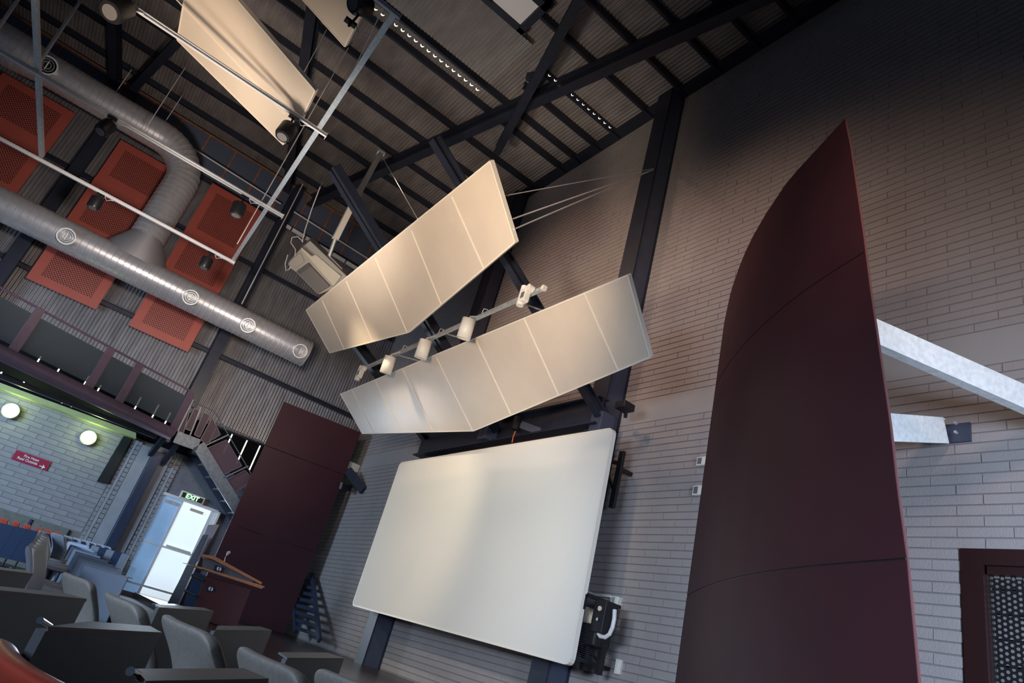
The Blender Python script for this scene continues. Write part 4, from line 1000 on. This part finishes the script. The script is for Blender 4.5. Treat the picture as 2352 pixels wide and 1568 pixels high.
# =================================================================== SEATING
def seat_proto(m_up, m_dk, rolled=False):
    """chair facing +Y, origin on floor; backrest a padded S-curved shell"""
    root = bpy.data.objects.new('lecture_chair', None); COL.objects.link(root)
    def prof(z):      # y of the backrest centre line, half width
        f = (z - .40) / .42
        return -.22 - .10 * f + .045 * math.sin(f * math.pi * 1.2), .215 + .035 * f
    us = [-1, -.985, -.94, -.86, -.7, -.45, -.15, .15, .45, .7, .86, .94, .985, 1]
    fs = [0, .02, .08, .2, .35, .5, .65, .78, .88, .94, .975, .993, 1]
    mb = MB(); nz, nx = len(fs) - 1, len(us) - 1; H = .42; rc = .055
    def grid(sign):
        rows_ = []
        for f in fs:
            row = []
            for u in us:
                y, w = prof(.40 + H * f); c0 = 1 - rc / w; drop = 0
                if abs(u) > c0: drop = rc * (1 - math.sqrt(max(0, 1 - ((abs(u) - c0) / (1 - c0)) ** 2)))
                z = .40 + (H - drop) * f
                e1 = min(1, (1 - abs(u)) * w / .022); e2 = min(1, (1 - f) * H / .022)
                th = .026 * math.sqrt(max(0, 1 - (1 - e1) ** 2)) * math.sqrt(max(0, 1 - (1 - e2) ** 2)) + .004
                row.append(V((u * w, y + .045 * u * u - .01 + sign * th, z)))
            rows_.append(row)
        return rows_
    A_, B_ = grid(1), grid(-1); base = 0
    for g in (A_, B_):
        for r_ in g: mb.v += r_
    NX = nx + 1; NN = (nz + 1) * NX
    for j in range(nz):
        for i in range(nx):
            k = j * NX + i; mb.f.append((k, k + 1, k + NX + 1, k + NX)); mb.f.append((NN + k, NN + k + NX, NN + k + NX + 1, NN + k + 1))
    for j in range(nz):
        k = j * NX; mb.f.append((k, k + NX, NN + k + NX, NN + k)); k += nx; mb.f.append((k, NN + k, NN + k + NX, k + NX))
    for i in range(nx):
        k = nz * NX + i; mb.f.append((k, k + 1, NN + k + 1, NN + k)); mb.f.append((i, NN + i, NN + i + 1, i + 1))
    o = part(root, 'backrest', mb, m_up, smooth=True); o.modifiers.clear(); md = o.modifiers.new('sub', 'SUBSURF'); md.levels = 1; md.render_levels = 2
    s = MB(); nn = 10
    for k, (z, g) in enumerate(((.36, .90), (.38, 1), (.43, 1), (.455, .88))):
        for i in range(20):
            a = 2 * math.pi * i / 20; cx, sy = math.cos(a), math.sin(a); q = (abs(cx) ** 4 + abs(sy) ** 4) ** -.25
            s.v.append(V((cx * q * .235 * g, sy * q * .23 * g, z)))
    for k in range(3):
        for i in range(20): s.f.append((k * 20 + i, k * 20 + (i + 1) % 20, (k + 1) * 20 + (i + 1) % 20, (k + 1) * 20 + i))
    s.f.append(tuple(reversed(range(20)))); s.f.append(tuple(60 + i for i in range(20)))
    part(root, 'seat', s, m_up, smooth=True)
    part(root, 'pedestal', MB().tube([(0, 0, 0), (0, 0, .02), (0, 0, .03), (0, 0, .37)], [.19, .19, .035, .03], 16), m_black)
    part(root, 'back_stem', MB().beam((0, -.10, .36), (0, -.27, .44), .09, .03), m_black)
    return root
protos = {'grey': seat_proto(m_seat, m_seat), 'blue': seat_proto(m_seatb, m_seatb), 'red': seat_proto(m_red, m_red)}
used = set()
def chair(kind, top, yaw, lab, grp, s=1.0, cat='chair'):
    """top: where the middle of the backrest's upper edge is"""
    p = protos[kind]
    if kind in used: p = copy_tree(p)
    used.add(kind); h = .82
    floor_ = -.45 if top.x > -11.2 else -.12
    sc_ = (top.z - floor_) / h; a = math.radians(yaw); off = V((math.sin(a) * .32, -math.cos(a) * .32, 0)) * s
    p.location = (top.x - off.x, top.y - off.y, floor_); p.rotation_euler = (0, 0, a); p.scale = (s, s, sc_)
    p['label'] = lab; p['category'] = cat; p['group'] = grp
    return p
G1 = 'grey lecture chairs in the near row'; zt = -.13 + EYE
for i, (a, b, lab) in enumerate((((152, 1308), (218, 1332), 'grey chair farthest left in the near row, in front of the door-lit desks'), ((250, 1350), (340, 1390), 'second grey chair in front of the foot of the glass door'),
                    ((386, 1402), (497, 1450), 'third grey chair, in front of the lectern'), ((560, 1472), (705, 1535), 'fourth grey chair, at the bottom below the maroon panel'))):
    pa, pb = PZ(*a, zt), PZ(*b, zt); c = (pa + pb) / 2; w = (pb - pa).length
    yaw = math.degrees(math.atan2((pb - pa).y, (pb - pa).x)); c.z = zt - .01
    chair('grey', c, yaw, lab, G1, max(.85, min(1.25, w / .50)))
c = PZ(822, 1562, zt - .02); chair('grey', c, 14, 'pale chair top just showing at the bottom edge right of the desks', G1, 1)
# red chair close by
pr = (PZ(35, 1478, EYE - .16) + PZ(175, 1572, EYE - .16)) / 2; c = pr; chair('red', c, math.degrees(math.atan2(*( (PZ(175, 1572, EYE - .16) - PZ(35, 1478, EYE - .16)).yx))), 'large red leather chair in the bottom left corner', 'red leather chairs', 1.0)
# chairs in the receding row
tops = [(84, 1257), (88, 1251), (92, 1244.5), (95, 1238.5), (97.5, 1233), (99.5, 1228), (101, 1223.5), (102.5, 1219.5)]
nm_ = ['nearest', 'second', 'third', 'fourth', 'fifth', 'sixth', 'seventh', 'farthest']
for i, q in enumerate(tops):
    dd = 6.1 + i * .72; c = PD(q[0], q[1], dd); rd = ray(q[0], q[1])
    yaw = math.degrees(math.atan2(rd.y, rd.x)) + 164
    chair('blue', c, yaw, '%s of the eight pale blue-grey chairs seen edge-on in the receding row' % nm_[i], 'pale chairs in the receding row', .95)
c = PD(134, 1226, 10.6); chair('blue', c, 20, 'pale blue chair standing just right of the receding row of chairs', 'pale chairs behind the blue desks', 1)
for i, q in enumerate(((158, 1231), (178, 1236), (197, 1241), (213, 1245), (231, 1250), (246, 1254))):
    c = PD(q[0], q[1], 13.6 + .1 * i); chair('blue', c, 35, 'small blue-grey chair behind the dark desks, number %s from the receding row' % ['one', 'two', 'three', 'four', 'five', 'six'][i], 'small chairs behind the dark desks', .55)
for i, q in enumerate(((11, 1190), (38, 1197), (64, 1204), (91, 1211), (113, 1216), (133, 1221))):
    c = PD(q[0], q[1], 11.6 + .35 * i); chair('red', c, 25, 'red chair back above the long dark blue desks, %s from the left edge' % ['first', 'second', 'third', 'fourth', 'fifth', 'sixth'][i], 'red chairs behind the long desks', .55)
for i, q in enumerate(((2, 1165), (20, 1169))):
    c = PD(q[0], q[1], 14.0 + .4 * i); chair('red', c, 25, 'red chair in the topmost row, %s' % ('at the left edge' if i == 0 else 'second from the left edge'), 'red chairs in the topmost row', .55)

def desk(lab, grp, top, drop, mt=None, mp=None, tube=None, edge=True):
    """top: corners far-left, far-right, near-right, near-left of the desk top; panel hangs from the near edge"""
    t_ = thing('writing_desk', lab, 'desk', V((top[3].x, top[3].y, top[3].z - drop)), grp)
    part(t_, 'desk_top', MB().prism(top, (0, 0, -.007)), mt or m_deskt)
    a, b = top[3] - V((0, 0, .007)), top[2] - V((0, 0, .007)); n = (b - a).cross(V((0, 0, 1))).normalized() * .018
    if n.dot(E0 - a) > 0: n = -n
    part(t_, 'modesty_panel', MB().hexa([a + n * .05, b + n * .05, b + n, a + n], [q - V((0, 0, drop)) for q in (a + n * .05, b + n * .05, b + n, a + n)]), mp or m_desk)
    if edge: part(t_, 'edge_strip', MB().beam(a + V((0, 0, .001)), b + V((0, 0, .001)), .003, .0035), m_edge)
    if tube: part(t_, 'tube_end', MB().tube([tube[0], tube[1]], .0055, 16), m_chrome, label='chrome tube end', smooth=True)
    return t_
G2 = 'graphite writing desks in the near rows'
def zq(z, *qs): return [PZ(x, y, EYE + z) for x, y in qs]
desk('graphite desk whose lit top edge meets the left border, upper of two', G2, zq(-.15, (-90, 1290), (58, 1309), (76, 1317), (-90, 1297)), .8, mt=m_deskt)
desk('graphite desk with green-lit top left of the first grey chair', G2, zq(-.13, (-90, 1336), (152, 1362), (200, 1375), (-90, 1346)), .8)
dA = zq(-.125, (205, 1426), (345, 1437), (372, 1452), (112, 1438))
desk('large dark graphite desk with a chrome tube end behind the red chair', G2, dA, .8, tube=(PZ(92, 1424, EYE - .12), PZ(114, 1438, EYE - .14)))
desk('graphite desk between the second and third grey chairs', G2, zq(-.17, (352, 1386), (468, 1395), (492, 1403), (366, 1394)), .55, tube=(PZ(351, 1387, EYE - .17), PZ(366, 1394, EYE - .185)))
desk('graphite desk between the third and fourth grey chairs', G2, zq(-.16, (500, 1436), (598, 1438), (625, 1447), (495, 1446)), .5)
desk('graphite desk between the fourth grey chair and the dark floor', G2, zq(-.16, (640, 1497), (752, 1498), (791, 1511), (660, 1510)), .5)
desk('graphite desk top at the bottom edge with a chrome tube end', G2, zq(-.12, (310, 1535), (560, 1534), (618, 1558), (336, 1563)), .5, tube=(PZ(299, 1541, EYE - .115), PZ(335, 1563, EYE - .135)))
# stepped desks, door light painted in as blue-grey
st_ = [(192, 1303, 298, 1317, 106), (186, 1293, 284, 1307, 98), (181, 1285, 271, 1298, 91), (177, 1278, 260, 1292, 84), (172, 1270, 250, 1283, 78), (168, 1263, 233, 1274, 68), (163, 1257, 225, 1268, 64), (160, 1253, 219, 1263, 61), (157, 1249, 213, 1259, 58), (155, 1245, 206, 1254, 55), (152, 1241, 200, 1250, 52)]
for i, (x0_, y0q, x1_, y1q, w) in enumerate(st_):
    dd = 6.6 * 106 / w; a, b = PD(x0_, y0q, dd), PD(x1_, y1q, dd * 1.0); b.z = a.z = (a.z + b.z) / 2
    n = V((-(b - a).y, (b - a).x, 0)).normalized() * .10
    if n.dot(E0 - a) > 0: n = -n
    desk('door-lit blue-grey desk panel, %s in the stepped stack behind the first grey chair' % (['nearest', 'second', 'third', 'fourth', 'fifth', 'sixth', 'seventh', 'eighth', 'ninth', 'tenth', 'farthest'][i]), 'door-lit desks in the stepped row', [a + n, b + n, b, a], .75, m_desklit, m_desklit, edge=(i < 5))
# dark desk rows
for i in range(5):
    x0_ = 212 + i * 17.2; a, b = PD(x0_, 1251 + i * 4.4, 13.2), PD(x0_ + 17.2, 1255.4 + i * 4.4, 13.2); n = ray(x0_, 1250).normalized() * .3; n.z = 0
    desk('dark navy desk panel %s right of the stepped door-lit desks' % ['first', 'second', 'third', 'fourth', 'fifth'][i], 'dark desks under the small chairs', [a + n, b + n, b, a], .42, m_deskn, m_deskn if i % 2 else m_blue, edge=False)
for i in range(7):
    x0_ = -45 + i * 27; a, b = PD(x0_, 1189.8 + i * 6.2, 11.2), PD(x0_ + 26.5, 1196 + i * 6.2, 11.2); n = ray(x0_, 1200).normalized() * .3; n.z = 0
    desk('long dark blue desk panel below the red chairs, %s from the left' % ['first', 'second', 'third', 'fourth', 'fifth', 'sixth', 'seventh'][i], 'long desks below the red chairs', [a + n, b + n, b, a], .50, m_deskn, m_deskn, edge=False)
for i in range(3):
    x0_ = -6 + i * 27; a, b = PD(x0_, 1172 + i * 7, 13.6), PD(x0_ + 27, 1179 + i * 7, 13.6); n = ray(x0_, 1190).normalized() * .3; n.z = 0
    desk('dark blue desk panel in the topmost row, %s from the left' % ['first', 'second', 'third'][i], 'desks in the topmost row', [a + n, b + n, b, a], .35, m_deskn, m_deskn, edge=False)
t = thing('standing_reader', 'thin pole with a round disc standing before the left brick wall', 'sign post', PD(83, 1205, 14.5))
part(t, 'pole', MB().tube([PD(83, 1206, 14.5), PD(101, 1176, 14.5)], .018, 8), m_galv); part(t, 'disc', MB().tube([PD(103, 1172, 14.5), PD(103, 1172, 14.54)], .055, 16), m_cond)
